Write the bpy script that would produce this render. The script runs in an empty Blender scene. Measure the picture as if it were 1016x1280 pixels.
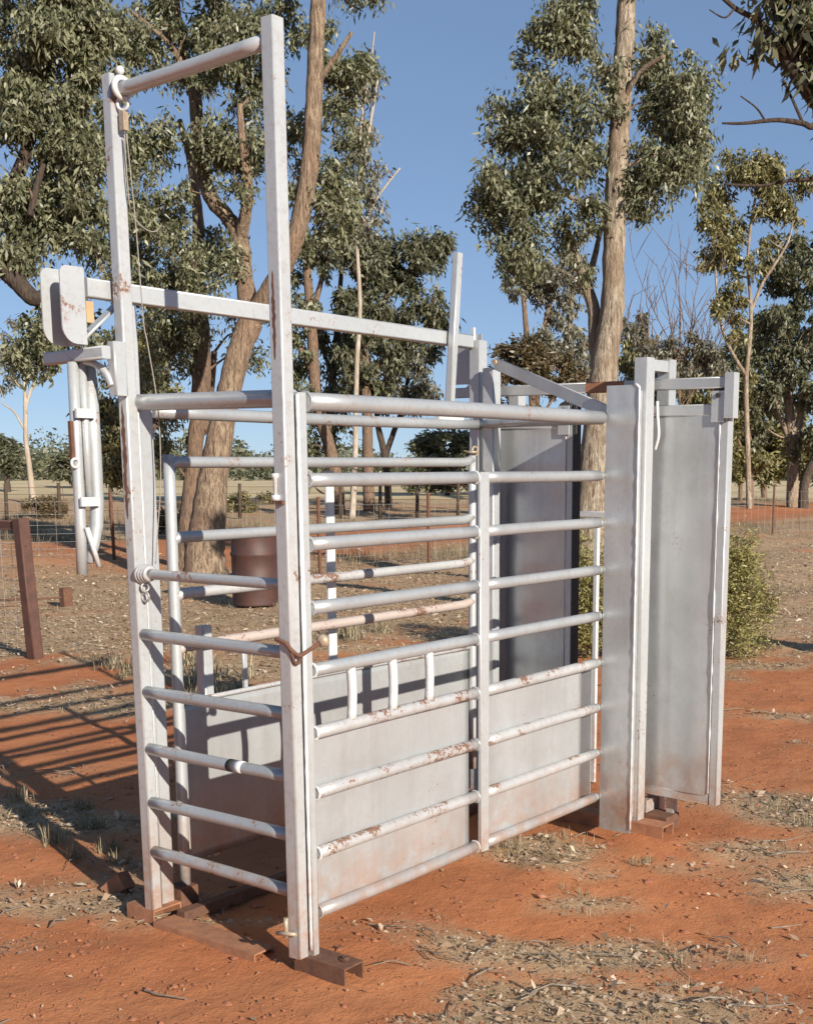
import bpy, math, random
import numpy as np
from mathutils import Vector, Matrix

random.seed(7)
SC = bpy.context.scene
COL = SC.collection
PI = math.pi

# ---------------------------------------------------------------- camera
CAM = np.array([-2.722, -2.619, 1.543])
YAW, PITCH, FPX, CX, CY = 0.628, 0.179, 1558.4, 601.7, 861.7
cam_d = bpy.data.cameras.new('camera')
cam = bpy.data.objects.new('camera', cam_d)
COL.objects.link(cam)
cam.location = CAM
cam.rotation_euler = (PI / 2 - PITCH, 0, YAW - PI / 2)
cam_d.sensor_fit = 'VERTICAL'
cam_d.sensor_height = 36.0
cam_d.lens = 36.0 * FPX / 1280
cam_d.shift_x = -(CX - 508) / 1280
cam_d.shift_y = (CY - 640) / 1280
cam_d.clip_start = 0.05
cam_d.clip_end = 5000
SC.camera = cam

# ---------------------------------------------------------------- sky and sun
SUN_EL = math.radians(22.5)
SUN_DIR = Vector((-0.318 * math.cos(SUN_EL), -0.948 * math.cos(SUN_EL), math.sin(SUN_EL)))
w = bpy.data.worlds.new('World')
SC.world = w
w.use_nodes = True
nt = w.node_tree
nt.nodes.clear()
sky = nt.nodes.new('ShaderNodeTexSky')
sky.sky_type = 'NISHITA'
sky.sun_disc = False
sky.sun_elevation = SUN_EL
sky.sun_rotation = math.atan2(SUN_DIR.x, SUN_DIR.y)
sky.altitude = 200
sky.air_density = 0.6
sky.dust_density = 0.0
sky.ozone_density = 2.0
bg = nt.nodes.new('ShaderNodeBackground')
bg.inputs['Strength'].default_value = 0.086
wo = nt.nodes.new('ShaderNodeOutputWorld')
tint = nt.nodes.new('ShaderNodeMix')
tint.data_type = 'RGBA'
tint.blend_type = 'MULTIPLY'
tint.inputs[0].default_value = 1.0
tint.inputs[7].default_value = (1.365, 1.664, 2.066, 1)
gam = nt.nodes.new('ShaderNodeGamma')
gam.inputs['Gamma'].default_value = 0.5
nt.links.new(sky.outputs[0], gam.inputs[0])
nt.links.new(gam.outputs[0], tint.inputs[6])
nt.links.new(tint.outputs[2], bg.inputs[0])
nt.links.new(bg.outputs[0], wo.inputs[0])
sun_d = bpy.data.lights.new('sun', 'SUN')
sun_d.energy = 5.0
sun_d.angle = math.radians(0.5)
sun_d.color = (1.0, 0.92, 0.81)
sun = bpy.data.objects.new('sun', sun_d)
COL.objects.link(sun)
sun.rotation_euler = (-SUN_DIR).to_track_quat('-Z', 'Y').to_euler()
SC.view_settings.view_transform = 'Standard'
SC.view_settings.look = 'None'
SC.view_settings.exposure = 0.57
SC.view_settings.gamma = 1.0
SC.view_settings.use_curve_mapping = False
SC.cycles.max_bounces = 6
SC.cycles.transparent_max_bounces = 4

# ---------------------------------------------------------------- survey helpers
FW = np.array([math.cos(PITCH) * math.cos(YAW), math.cos(PITCH) * math.sin(YAW), -math.sin(PITCH)])
RT = np.array([math.sin(YAW), -math.cos(YAW), 0.0])
UP = np.cross(RT, FW)
FH = np.array([math.cos(YAW), math.sin(YAW), 0.0])
GZ = -0.05

def ray(x, y):
    return FW + RT * (x - CX) / FPX - UP * (y - CY) / FPX

def gp(x, y):                       # survey sighting of a ground point
    d = ray(x, y)
    return CAM + d * ((GZ - CAM[2]) / d[2])

def dist(p):
    return float((np.asarray(p) - CAM) @ FW)

def sp(x, y, dep):                  # survey sighting at a known distance
    return CAM + ray(x, y) * dep

# ---------------------------------------------------------------- object helpers
def tag(o, label=None, cat=None, group=None, kind=None):
    if label: o['label'] = label
    if cat: o['category'] = cat
    if group: o['group'] = group
    if kind: o['kind'] = kind
    return o

def empty(name, loc, label=None, cat=None, group=None):
    o = bpy.data.objects.new(name, None)
    COL.objects.link(o)
    o.location = Vector(loc)
    o.empty_display_size = 0.2
    return tag(o, label, cat, group)

class MB:
    def __init__(s):
        s.v, s.f, s.sm = [], [], []

    def add(s, vs, fs, smooth=False):
        b = len(s.v)
        s.v += [tuple(map(float, q)) for q in vs]
        for i, f in enumerate(fs):
            s.f.append(tuple(b + k for k in f))
            s.sm.append(smooth if isinstance(smooth, bool) else smooth[i])

    def box(s, lo, hi):
        x0, y0, z0 = lo; x1, y1, z1 = hi
        vs = [(x0, y0, z0), (x1, y0, z0), (x1, y1, z0), (x0, y1, z0), (x0, y0, z1), (x1, y0, z1), (x1, y1, z1), (x0, y1, z1)]
        s.add(vs, [(3, 2, 1, 0), (4, 5, 6, 7), (0, 1, 5, 4), (1, 2, 6, 5), (2, 3, 7, 6), (3, 0, 4, 7)])

    def prism(s, p, q, prof, side):
        # sweep a closed 2-D profile [(a,b)] from p to q; 'side' gives the direction of a
        p = Vector(p); q = Vector(q)
        t = (q - p).normalized()
        a = Vector(side); a = (a - t * a.dot(t)).normalized()
        b = t.cross(a)
        n = len(prof)
        vs = [p + a * u + b * v for u, v in prof] + [q + a * u + b * v for u, v in prof]
        fs = []; sm = []
        for i in range(n):
            j = (i + 1) % n
            fs.append((i, j, n + j, n + i))
            L = math.hypot(prof[i][0] - prof[j][0], prof[i][1] - prof[j][1])
            sm.append(L < 0.006)
        fs.append(tuple(reversed(range(n)))); sm.append(False)
        fs.append(tuple(range(n, 2 * n))); sm.append(False)
        s.add(vs, fs, sm)

    def shs(s, p, q, wa, wb, side, r=0.006):
        # rounded square/rectangular hollow section (outside)
        pr = []
        for cx, cy, a0 in ((wa / 2 - r, wb / 2 - r, 0), (-wa / 2 + r, wb / 2 - r, 90), (-wa / 2 + r, -wb / 2 + r, 180), (wa / 2 - r, -wb / 2 + r, 270)):
            for k in range(5):
                a = math.radians(a0 + 90 * k / 4)
                pr.append((cx + r * math.cos(a), cy + r * math.sin(a)))
        s.prism(p, q, pr, side)

    def path(s, pts, radii, n=12, noise=0.0, seed=0, caps=True):
        pts = [Vector(p) for p in pts]
        rg = random.Random(seed)
        t0 = (pts[1] - pts[0]).normalized()
        a = t0.orthogonal().normalized()
        vs = []
        for i, p in enumerate(pts):
            t = (pts[min(i + 1, len(pts) - 1)] - pts[max(i - 1, 0)]).normalized()
            a = (a - t * a.dot(t)).normalized()
            b = t.cross(a)
            for k in range(n):
                an = 2 * PI * k / n
                r = radii[i] * (1 + noise * (rg.random() - .5) * 2)
                vs.append(p + (a * math.cos(an) + b * math.sin(an)) * r)
        fs = []; sm = []
        for i in range(len(pts) - 1):
            for k in range(n):
                k2 = (k + 1) % n
                fs.append((i * n + k, i * n + k2, (i + 1) * n + k2, (i + 1) * n + k)); sm.append(True)
        if caps:
            fs.append(tuple(reversed(range(n)))); sm.append(False)
            m = (len(pts) - 1) * n
            fs.append(tuple(range(m, m + n))); sm.append(False)
        s.add(vs, fs, sm)

    def tube(s, p, q, r, n=16):
        p = Vector(p); q = Vector(q)
        d = (q - p)
        s.path([p, p + d * .5, q], [r, r, r], n)

    def ring(s, c, axis, R, r, n=20, m=8):
        c = Vector(c); ax = Vector(axis).normalized()
        a = ax.orthogonal().normalized(); b = ax.cross(a)
        vs = []; fs = []
        for i in range(n):
            th = 2 * PI * i / n
            d = a * math.cos(th) + b * math.sin(th)
            for k in range(m):
                ph = 2 * PI * k / m
                vs.append(c + d * (R + r * math.cos(ph)) + ax * r * math.sin(ph))
        for i in range(n):
            for k in range(m):
                fs.append((i * m + k, i * m + (k + 1) % m, ((i + 1) % n) * m + (k + 1) % m, ((i + 1) % n) * m + k))
        s.add(vs, fs, True)

    def ball(s, c, r, n=10):
        c = Vector(c)
        vs = []; fs = []
        for i in range(n + 1):
            th = PI * i / n
            for k in range(n):
                ph = 2 * PI * k / n
                vs.append(c + Vector((math.sin(th) * math.cos(ph), math.sin(th) * math.sin(ph), math.cos(th))) * r)
        for i in range(n):
            for k in range(n):
                fs.append((i * n + k, (i + 1) * n + k, (i + 1) * n + (k + 1) % n, i * n + (k + 1) % n))
        s.add(vs, fs, True)

    def build(s, name, mat, parent=None, label=None):
        me = bpy.data.meshes.new(name)
        me.from_pydata(s.v, [], s.f)
        me.polygons.foreach_set('use_smooth', s.sm)
        me.materials.append(mat)
        me.update()
        o = bpy.data.objects.new(name, me)
        COL.objects.link(o)
        if parent is not None:
            o.parent = parent
            lp = Vector(parent.location)
            pp = parent.parent
            while pp is not None:
                lp = lp + Vector(pp.location); pp = pp.parent
            o.matrix_parent_inverse = Matrix.Identity(4)
            o.location = -lp
        if label: o['label'] = label
        return o

def quads_object(name, V, F, mat, parent=None, tint=None):
    # V (n,3), F (m,4) numpy
    me = bpy.data.meshes.new(name)
    n, m = len(V), len(F)
    k = F.shape[1]
    me.vertices.add(n)
    me.vertices.foreach_set('co', np.ascontiguousarray(V, dtype=np.float32).ravel())
    me.loops.add(m * k)
    me.loops.foreach_set('vertex_index', np.ascontiguousarray(F, dtype=np.int32).ravel())
    me.polygons.add(m)
    me.polygons.foreach_set('loop_start', np.arange(0, m * k, k, dtype=np.int32))
    me.update(calc_edges=True)
    if tint is not None:
        at = me.attributes.new('tint', 'FLOAT', 'POINT')
        at.data.foreach_set('value', np.ascontiguousarray(tint, dtype=np.float32))
    me.materials.append(mat)
    o = bpy.data.objects.new(name, me)
    COL.objects.link(o)
    if parent is not None:
        o.parent = parent
        o.location = -Vector(parent.location)
    return o

# ---------------------------------------------------------------- material helpers
class NT:
    def __init__(s, name):
        s.m = bpy.data.materials.new(name)
        s.m.use_nodes = True
        s.t = s.m.node_tree
        s.t.nodes.clear()
        s.out = s.t.nodes.new('ShaderNodeOutputMaterial')

    def n(s, typ, **kw):
        nd = s.t.nodes.new(typ)
        for k, v in kw.items():
            if k in nd.inputs: nd.inputs[k].default_value = v
            else: setattr(nd, k, v)
        return nd

    def l(s, a, b): s.t.links.new(a, b)

    def pos(s, scale=(1, 1, 1)):
        g = s.n('ShaderNodeNewGeometry')
        mp = s.n('ShaderNodeMapping')
        mp.inputs['Scale'].default_value = scale
        s.l(g.outputs['Position'], mp.inputs['Vector'])
        return mp.outputs[0]

    def noise(s, vec, scale, detail=4, rough=.6):
        nd = s.n('ShaderNodeTexNoise')
        nd.inputs['Scale'].default_value = scale
        nd.inputs['Detail'].default_value = detail
        nd.inputs['Roughness'].default_value = rough
        s.l(vec, nd.inputs['Vector'])
        return nd.outputs['Fac']

    def ramp(s, fac, stops):
        r = s.n('ShaderNodeValToRGB')
        el = r.color_ramp.elements
        while len(el) < len(stops): el.new(.5)
        for e, (p, c) in zip(el, stops):
            e.position = p
            e.color = (c, c, c, 1) if not isinstance(c, (tuple, list)) else (*c, 1)
        s.l(fac, r.inputs[0])
        return r.outputs[0]

    def mix(s, fac, a, b, blend='MIX'):
        m = s.n('ShaderNodeMix', data_type='RGBA', blend_type=blend)
        for v, i in ((fac, 0), (a, 6), (b, 7)):
            if hasattr(v, 'links'): s.l(v, m.inputs[i])
            elif i == 0: m.inputs[0].default_value = v
            else: m.inputs[i].default_value = (*v, 1)
        return m.outputs[2]

    def math(s, op, a, b=0.0, clamp=False):
        m = s.n('ShaderNodeMath', operation=op, use_clamp=clamp)
        for v, i in ((a, 0), (b, 1)):
            if hasattr(v, 'links'): s.l(v, m.inputs[i])
            else: m.inputs[i].default_value = v
        return m.outputs[0]

    def bump(s, h, strength, distance):
        b = s.n('ShaderNodeBump')
        b.inputs['Strength'].default_value = strength
        b.inputs['Distance'].default_value = distance
        s.l(h, b.inputs['Height'])
        return b.outputs[0]

    def bsdf(s, color, rough=.6, metal=0.0, normal=None, spec=None):
        b = s.n('ShaderNodeBsdfPrincipled')
        for v, k in ((color, 'Base Color'), (rough, 'Roughness'), (metal, 'Metallic')):
            if hasattr(v, 'links'): s.l(v, b.inputs[k])
            elif k == 'Base Color': b.inputs[k].default_value = (*v, 1)
            else: b.inputs[k].default_value = v
        if normal is not None: s.l(normal, b.inputs['Normal'])
        if spec is not None: b.inputs['Specular IOR Level'].default_value = spec
        s.l(b.outputs[0], s.out.inputs[0])
        return b

def paint(name, base, rust, rough=.42, metal=.35, dents=0.0, dirt=.35, streak=False):
    t = NT(name)
    p = t.pos()
    big = t.noise(p, 3.0, 5, .6)
    col = t.mix(t.ramp(big, [(.35, 0.0), (.7, 1.0)]), tuple(c * .88 for c in base), base)
    fine = t.noise(p, 45, 3, .7)
    col = t.mix(t.math('MULTIPLY', t.ramp(fine, [(.5, 0.0), (.75, 1.0)]), dirt), col, (.33, .285, .25))
    if streak:
        st = t.noise(t.pos((9, 9, .7)), 1.0, 5, .65)
        col = t.mix(t.math('MULTIPLY', t.ramp(st, [(.46, 0.0), (.66, 1.0)]), .42), col, (.33, .325, .32))
    sx_ = t.n('ShaderNodeSeparateXYZ'); t.l(t.pos(), sx_.inputs[0])
    if 1:
        low = t.ramp(sx_.outputs[2], [(.08, 1.0), (.38, 0.0)])
        mud = t.math('MULTIPLY', t.math('MULTIPLY', low, t.ramp(t.noise(p, 14, 5, .7), [(.36, 0.0), (.60, 1.0)])), .75)
        col = t.mix(mud, col, (.42, .235, .145))
    if streak:
        sc_ = t.noise(t.pos((3, 3, 26)), 1.6, 6, .8)
        col = t.mix(t.math('MULTIPLY', t.ramp(sc_, [(.66, 0.0), (.70, 1.0)]), .30), col, (.74, .74, .73))
        sm_ = t.noise(t.pos((1, 1, 1)), 2.3, 6, .7)
        col = t.mix(t.math('MULTIPLY', t.ramp(sm_, [(.48, 0.0), (.68, 1.0)]), .42), col, (.30, .285, .27))
    # rust blooms: a broad mask broken up by a fine one
    rm = t.noise(p, 7.0, 2, .5)
    rf = t.noise(p, 70, 5, .75)
    s = t.math('ADD', t.math('MULTIPLY', rm, .9), t.math('MULTIPLY', rf, .75))
    gz_ = t.n('ShaderNodeSeparateXYZ'); gg_ = t.n('ShaderNodeNewGeometry'); t.l(gg_.outputs['Normal'], gz_.inputs[0])
    s = t.math('ADD', s, t.math('MULTIPLY', t.math('ABSOLUTE', gz_.outputs[2]), .05))
    th = 1.10 - rust * .42
    f = t.ramp(t.math('SUBTRACT', s, th - .5), [(.5, 0.0), (.545, 1.0)])
    rc = t.mix(t.noise(p, 130, 2, .6), (.23, .12, .075), (.12, .07, .05))
    halo = t.ramp(t.math('SUBTRACT', s, th - .5), [(.42, 0.0), (.53, .45)])
    col = t.mix(halo, col, (.42, .33, .29))
    col = t.mix(f, col, rc)
    ro = t.math('ADD', t.math('MULTIPLY', f, .85 - rough), t.math('ADD', rough - .08, t.math('MULTIPLY', big, .2)))
    me = t.math('MULTIPLY', t.math('SUBTRACT', 1.0, f), metal)
    h = t.math('ADD', t.math('MULTIPLY', rf, .4), t.math('MULTIPLY', f, -.6))
    nrm = t.n('ShaderNodeBump')
    nrm.inputs['Strength'].default_value = .25
    nrm.inputs['Distance'].default_value = .002
    t.l(h, nrm.inputs['Height'])
    if dents:
        d = t.noise(t.pos((1, 1, .6)), 5.5, 2, .4)
        n2 = t.n('ShaderNodeBump')
        n2.inputs['Strength'].default_value = dents
        n2.inputs['Distance'].default_value = .03
        t.l(d, n2.inputs['Height'])
        t.l(n2.outputs[0], nrm.inputs['Normal'])
    t.bsdf(col, ro, me, nrm.outputs[0])
    return t.m

def flat_noise(name, a, b, scale=20, rough=.8, metal=0.0, bump=.3, bd=.003, stretch=(1, 1, 1)):
    t = NT(name)
    p = t.pos(stretch)
    f = t.noise(p, scale, 5, .65)
    col = t.mix(t.ramp(f, [(.3, 0.0), (.7, 1.0)]), a, b)
    t.bsdf(col, rough, metal, t.bump(f, bump, bd))
    return t.m

M = {}
M['post'] = paint('silver_post_paint', (.505, .53, .535), .14, .38, .32)
M['post_worn'] = paint('worn_post_paint', (.505, .525, .528), .22, .40, .28, dirt=.5)
M['tube'] = paint('silver_tube_paint', (.455, .475, .48), .13, .36, .42, dirt=.45)
M['tube_worn'] = paint('worn_tube_paint', (.49, .495, .49), .39, .45, .25, dirt=.6)
M['tube_pink'] = paint('primer_tube_paint', (.44, .37, .33), .38, .6, .05, dirt=.6)
M['sheet'] = paint('silver_sheet_paint', (.465, .482, .485), .09, .38, .36, dents=.22, dirt=.25, streak=True)
M['plate'] = paint('gate_plate_paint', (.575, .60, .605), .05, .30, .55, dents=.24, dirt=.15, streak=True)
M['white'] = paint('white_tube_paint', (.64, .65, .645), .10, .42, .10)
M['rust'] = flat_noise('rusty_steel', (.17, .075, .04), (.085, .042, .028), 30, .85, 0, .5, .003)
M['rust_pale'] = flat_noise('dusty_rusty_steel', (.38, .17, .085), (.22, .10, .055), 18, .9, 0, .5, .003)
M['brown_post'] = flat_noise('brown_painted_steel', (.065, .032, .023), (.11, .05, .035), 12, .7, 0, .2, .002)
M['drum'] = flat_noise('brown_drum_paint', (.085, .036, .028), (.05, .025, .020), 6, .6, 0, .2, .003)
M['rubber_and_shade'] = flat_noise('black_rubber_and_shade', (.02, .02, .02), (.045, .042, .04), 30, .7, 0, .2, .002)  # rubber parts, and the painted shade strip on the left gate's edge
M['brass'] = flat_noise('dull_brass', (.30, .22, .14), (.46, .38, .29), 60, .5, .3, .3, .002)
M['wire'] = flat_noise('galvanised_wire', (.42, .41, .39), (.30, .27, .24), 8, .5, .4, .1, .001)
M['rope'] = flat_noise('grey_cable', (.33, .30, .26), (.2, .18, .15), 60, .8, 0, .3, .001)
M['timber'] = flat_noise('timber_block', (.42, .27, .14), (.5, .36, .2), 12, .8, 0, .3, .002)

def leaf_mat(name, dark, light, rough=.42, trans=.25):
    t = NT(name)
    a = t.n('ShaderNodeAttribute', attribute_name='tint')
    col = t.mix(a.outputs['Fac'], dark, light)
    b = t.bsdf(col, rough, 0.0, spec=.5)
    tr = t.n('ShaderNodeBsdfTranslucent')
    t.l(t.mix(.5, col, (.16, .17, .03)), tr.inputs[0])
    ms = t.n('ShaderNodeMixShader')
    ms.inputs[0].default_value = trans
    t.l(b.outputs[0], ms.inputs[1])
    t.l(tr.outputs[0], ms.inputs[2])
    t.l(ms.outputs[0], t.out.inputs[0])
    return t.m

M['leaf'] = leaf_mat('gum_leaf', (.058, .066, .030), (.34, .34, .205), .42, .32)
M['leaf_olive'] = leaf_mat('olive_leaf', (.085, .082, .030), (.34, .30, .13))
M['leaf_dark'] = leaf_mat('dark_leaf', (.042, .046, .024), (.24, .24, .145), .42, .3)
M['leaf_grey'] = leaf_mat('grey_leaf', (.09, .09, .06), (.30, .28, .21))
M['leaf_brown'] = leaf_mat('brown_shrub_leaf', (.08, .06, .028), (.19, .14, .07))
M['leaf_bush'] = leaf_mat('bush_leaf', (.20, .19, .055), (.46, .41, .17), .5, .3)
M['litter'] = leaf_mat('dry_leaf', (.22, .13, .07), (.60, .50, .37), .7, .1)
M['straw'] = leaf_mat('dry_grass', (.16, .13, .075), (.40, .34, .22), .8, .1)

def bark_mat(name, a, b, c, s=(6, 6, 1.6), bump=.8):
    t = NT(name)
    p = t.pos(s)
    f = t.noise(p, 3.5, 7, .72)
    g = t.noise(t.pos((1, 1, .5)), 2.2, 5, .6)
    col = t.mix(t.ramp(f, [(.38, 0.0), (.60, 1.0)]), a, b)
    col = t.mix(t.ramp(g, [(.44, 0.0), (.60, .9)]), col, c)
    fur = t.noise(t.pos((s[0] * 2.6, s[1] * 2.6, s[2] * .8)), 2.2, 5, .7)
    fl = t.ramp(fur, [(.40, 1.0), (.50, 0.0)])
    col = t.mix(t.math('MULTIPLY', fl, .35 if 'pale' in name or 'white' in name else .65), col, tuple(k * .45 for k in a))
    t.bsdf(col, .9, 0, t.bump(t.math('ADD', t.math('ADD', f, g), t.math('MULTIPLY', fur, 1.4)), bump, .05))
    return t.m

M['bark_tan'] = bark_mat('tan_bark', (.17, .11, .07), (.46, .34, .225), (.31, .20, .13), bump=1.0)
M['bark_pale'] = bark_mat('pale_bark', (.17, .12, .08), (.54, .45, .33), (.30, .21, .135), (5, 5, 1.0), 1.0)
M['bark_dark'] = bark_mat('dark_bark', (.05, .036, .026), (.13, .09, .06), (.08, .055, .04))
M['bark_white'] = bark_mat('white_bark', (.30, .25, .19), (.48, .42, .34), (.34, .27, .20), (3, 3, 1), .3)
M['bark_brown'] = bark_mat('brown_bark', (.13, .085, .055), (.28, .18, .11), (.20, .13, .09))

# ---------------------------------------------------------------- noise for terrain and masks
def hash2(ix, iy, seed):
    h = (ix.astype(np.int64) * 374761393 + iy.astype(np.int64) * 668265263 + seed * 144269) & 0x7fffffff
    h = ((h ^ (h >> 13)) * 1274126177) & 0x7fffffff
    return ((h ^ (h >> 16)) & 0xffff) / 65535.0

def vnoise(x, y, seed):
    ix = np.floor(x); iy = np.floor(y)
    fx = x - ix; fy = y - iy
    u = fx * fx * (3 - 2 * fx); v = fy * fy * (3 - 2 * fy)
    a = hash2(ix, iy, seed); b = hash2(ix + 1, iy, seed); c = hash2(ix, iy + 1, seed); d = hash2(ix + 1, iy + 1, seed)
    return (a * (1 - u) + b * u) * (1 - v) + (c * (1 - u) + d * u) * v

def fbm(x, y, seed, oct=4, gain=.5):
    s = 0; a = 1; t = 0
    for o in range(oct):
        s = s + a * vnoise(x * 2 ** o, y * 2 ** o, seed + o); t += a; a *= gain
    return s / t

# litter patches: sighted centre, half-width across the view, half-depth, weight
PATCH = [(120, 1125, .75, .22, .62), (260, 1150, .5, .10, .55), (30, 1185, .35, .18, .4), (400, 1215, .35, .06, .1),
         (20, 1020, .5, .3, .8), (40, 880, 1.2, .45, .7), (60, 785, 3.0, 2.6, .95), (250, 770, 2.4, 2.6, .95), (150, 725, 4.5, 3.5, .75), (-60, 730, 4, 5, .75), (280, 840, .9, .6, .9),
         (480, 742, 2.8, 3.2, 1.0), (560, 770, 1.3, .5, .9), (440, 810, 1.0, .5, .8), (650, 720, 3, 1.5, .6),
         (790, 1190, .6, .15, .8), (640, 1245, .5, .12, .8), (570, 1275, .35, .12, .9), (900, 1190, .4, .12, .6), (745, 1130, .3, .16, .8),
         (985, 1010, .35, .35, .75), (970, 895, .3, .14, .8), (935, 832, .75, .25, 1.0), (655, 1060, .35, .22, .8), (790, 1090, .3, .18, .3),
         (990, 720, 2.6, 2.2, 1.0), (930, 740, 1.5, 2.0, .7), (1016, 1100, .35, .3, .6), (960, 1060, .3, .2, .5), (880, 1260, .4, .2, .6),
         (1200, 1000, .8, 1.0, .7), (-200, 1000, 1.0, .8, .6), (-150, 800, 2.0, 1.5, .7)]
PC = [(gp(a, b), c, d, e) for a, b, c, d, e in PATCH]

def litter_mask(x, y):
    m = np.zeros_like(x)
    for c, rx, ry, wt in PC:
        dx = (x - c[0]) * RT[0] + (y - c[1]) * RT[1]
        dy = (x - c[0]) * FH[0] + (y - c[1]) * FH[1]
        m = np.maximum(m, wt * np.exp(-(dx / rx) ** 2 - (dy / ry) ** 2))
    n = fbm(x * 2.2 + 5, y * 2.2, 11, 5, .6)
    n2 = fbm(x * .7, y * .7 + 9, 31, 3)
    dd = (x - CAM[0]) * FH[0] + (y - CAM[1]) * FH[1]
    lift = np.clip((dd - 9) / 2.5, 0, 1) * .72
    m = np.maximum(m, lift)
    return np.clip((m * 1.25 + (n - .5) * 1.7 + (n2 - .5) * .5) * 1.5 - .28, 0, 1)

def road_mask(x, y):
    # two red wheel-worn tracks crossing behind the yard
    a = gp(395, 690); b = gp(1016, 645)
    d = (b - a)[:2]; L = np.linalg.norm(d); d = d / L
    nrm = np.array([-d[1], d[0]])
    s = (x - a[0]) * nrm[0] + (y - a[1]) * nrm[1]
    u = (x - a[0]) * d[0] + (y - a[1]) * d[1]
    s = s + (fbm(x * .5, y * .5, 77, 3) - .5) * 2.0
    return np.exp(-((s - 2.5) / 3.4) ** 4) / (1 + np.exp(-(u + 4) / 1.5))

def height(x, y):
    d0 = np.hypot(x - 1, y - .4)
    far = np.clip((d0 - 3) / 12, 0, 1)
    h = (fbm(x * 5, y * 5, 3, 5, .55) - .5) * .034 + (fbm(x * 21, y * 21, 8, 3, .6) - .5) * .017
    h = h + (fbm(x * .35, y * .35, 5, 3) - .5) * .30 * far
    return GZ + h - .008

# ---------------------------------------------------------------- ground sheet
N = 640
tt = np.linspace(-1, 1, N)
def spread(c): return c + 3.2 * np.sinh(tt * 6.9) / 1.0 * (1.0)
gx = 0.6 + 3.0 * np.sinh(tt * 6.5) ; gy = -0.2 + 3.0 * np.sinh(tt * 6.5)
X, Y = np.meshgrid(gx, gy, indexing='ij')
Z = height(X, Y)
V = np.stack([X, Y, Z], -1).reshape(-1, 3)
ii = np.arange(N * N).reshape(N, N)
F = np.stack([ii[:-1, :-1], ii[1:, :-1], ii[1:, 1:], ii[:-1, 1:]], -1).reshape(-1, 4)

def ground_mat():
    t = NT('red_earth')
    p = t.pos()
    lit = t.n('ShaderNodeAttribute', attribute_name='tint').outputs['Fac']
    pad = t.n('ShaderNodeAttribute', attribute_name='paddock').outputs['Fac']
    big = t.noise(p, 1.1, 5, .6)
    mid = t.noise(p, 9, 5, .65)
    fine = t.noise(p, 90, 4, .7)
    red = t.mix(t.ramp(big, [(.3, 0.0), (.7, 1.0)]), (.39, .138, .057), (.48, .20, .088))
    red = t.mix(t.math('MULTIPLY', t.ramp(mid, [(.48, 0.0), (.75, 1.0)]), .6), red, (.30, .10, .045))
    red = t.mix(t.math('MULTIPLY', t.ramp(fine, [(.56, 0.0), (.78, 1.0)]), .5), red, (.47, .25, .14))
    tan = t.mix(t.ramp(mid, [(.35, 0.0), (.65, 1.0)]), (.33, .235, .135), (.53, .41, .255))
    tan = t.mix(t.ramp(fine, [(.45, 0.0), (.7, .8)]), tan, (.20, .14, .085))
    k = t.math('ADD', t.math('MULTIPLY', lit, 1.2), t.math('SUBTRACT', t.math('MULTIPLY', fine, .9), .55), clamp=True)
    col = t.mix(t.math('MULTIPLY', k, .85), red, tan)
    far = t.noise(p, .12, 5, .65)
    grass = t.mix(t.ramp(far, [(.35, 0.0), (.65, 1.0)]), (.46, .36, .20), (.60, .49, .30))
    col = t.mix(pad, col, grass)
    b = t.n('ShaderNodeBump'); b.inputs['Strength'].default_value = .6; b.inputs['Distance'].default_value = .02
    t.l(t.math('ADD', t.math('MULTIPLY', fine, .35), mid), b.inputs['Height'])
    t.bsdf(col, .95, 0, b.outputs[0], spec=.15)
    return t.m

lm = litter_mask(X, Y)
D = (X - CAM[0]) * FH[0] + (Y - CAM[1]) * FH[1]
side = (X - CAM[0]) * RT[0] + (Y - CAM[1]) * RT[1]
midzone = np.clip((D - 24) / 8, 0, 1) * np.clip((fbm(X * .3, Y * .3, 51, 4) - .3) * 3, 0, 1)
lm = np.maximum(lm, midzone * .85)
rd = road_mask(X, Y)
lm = lm * (1 - rd)
pad = np.clip((D - 52 + (fbm(X * .1, Y * .1, 61, 3) - .5) * 14) / 10, 0, 1) * (1 - rd)
ground = quads_object('ground', V, F, ground_mat(), None, lm.reshape(-1))
a2 = ground.data.attributes.new('paddock', 'FLOAT', 'POINT')
a2.data.foreach_set('value', pad.reshape(-1).astype(np.float32))
ground.data.polygons.foreach_set('use_smooth', [True] * len(F))
tag(ground, 'red dirt ground strewn with dry leaf litter and reaching the pale paddock', kind='structure')

# ================================================================ THE CATTLE CRUSH
crush = empty('cattle_crush', (0.9, 0.4, GZ), 'silver painted steel cattle crush with barred sides and a tall slide gate frame', 'cattle crush')

def part(name, mb, mat, parent=crush, label=None): return mb.build(name, M[mat], parent, label)

def rail(p, q, r, mat='tube', name='rail', label=None, n=16):
    m = MB()
    p = Vector(p); q = Vector(q); L = (q - p).length
    b1, b2 = random.gauss(0, .0016) * L, random.gauss(0, .0022) * L
    pts = [p + (q - p) * (k / 8) + Vector((0 if abs(q.x - p.x) > .3 else b1, 0 if abs(q.y - p.y) > .3 else b1, b2 if abs(q.z - p.z) < .3 else 0)) * math.sin(PI * k / 8) for k in range(9)]
    m.path(pts, [r] * 9, n)
    return part(name, m, mat, label=label)

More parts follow.
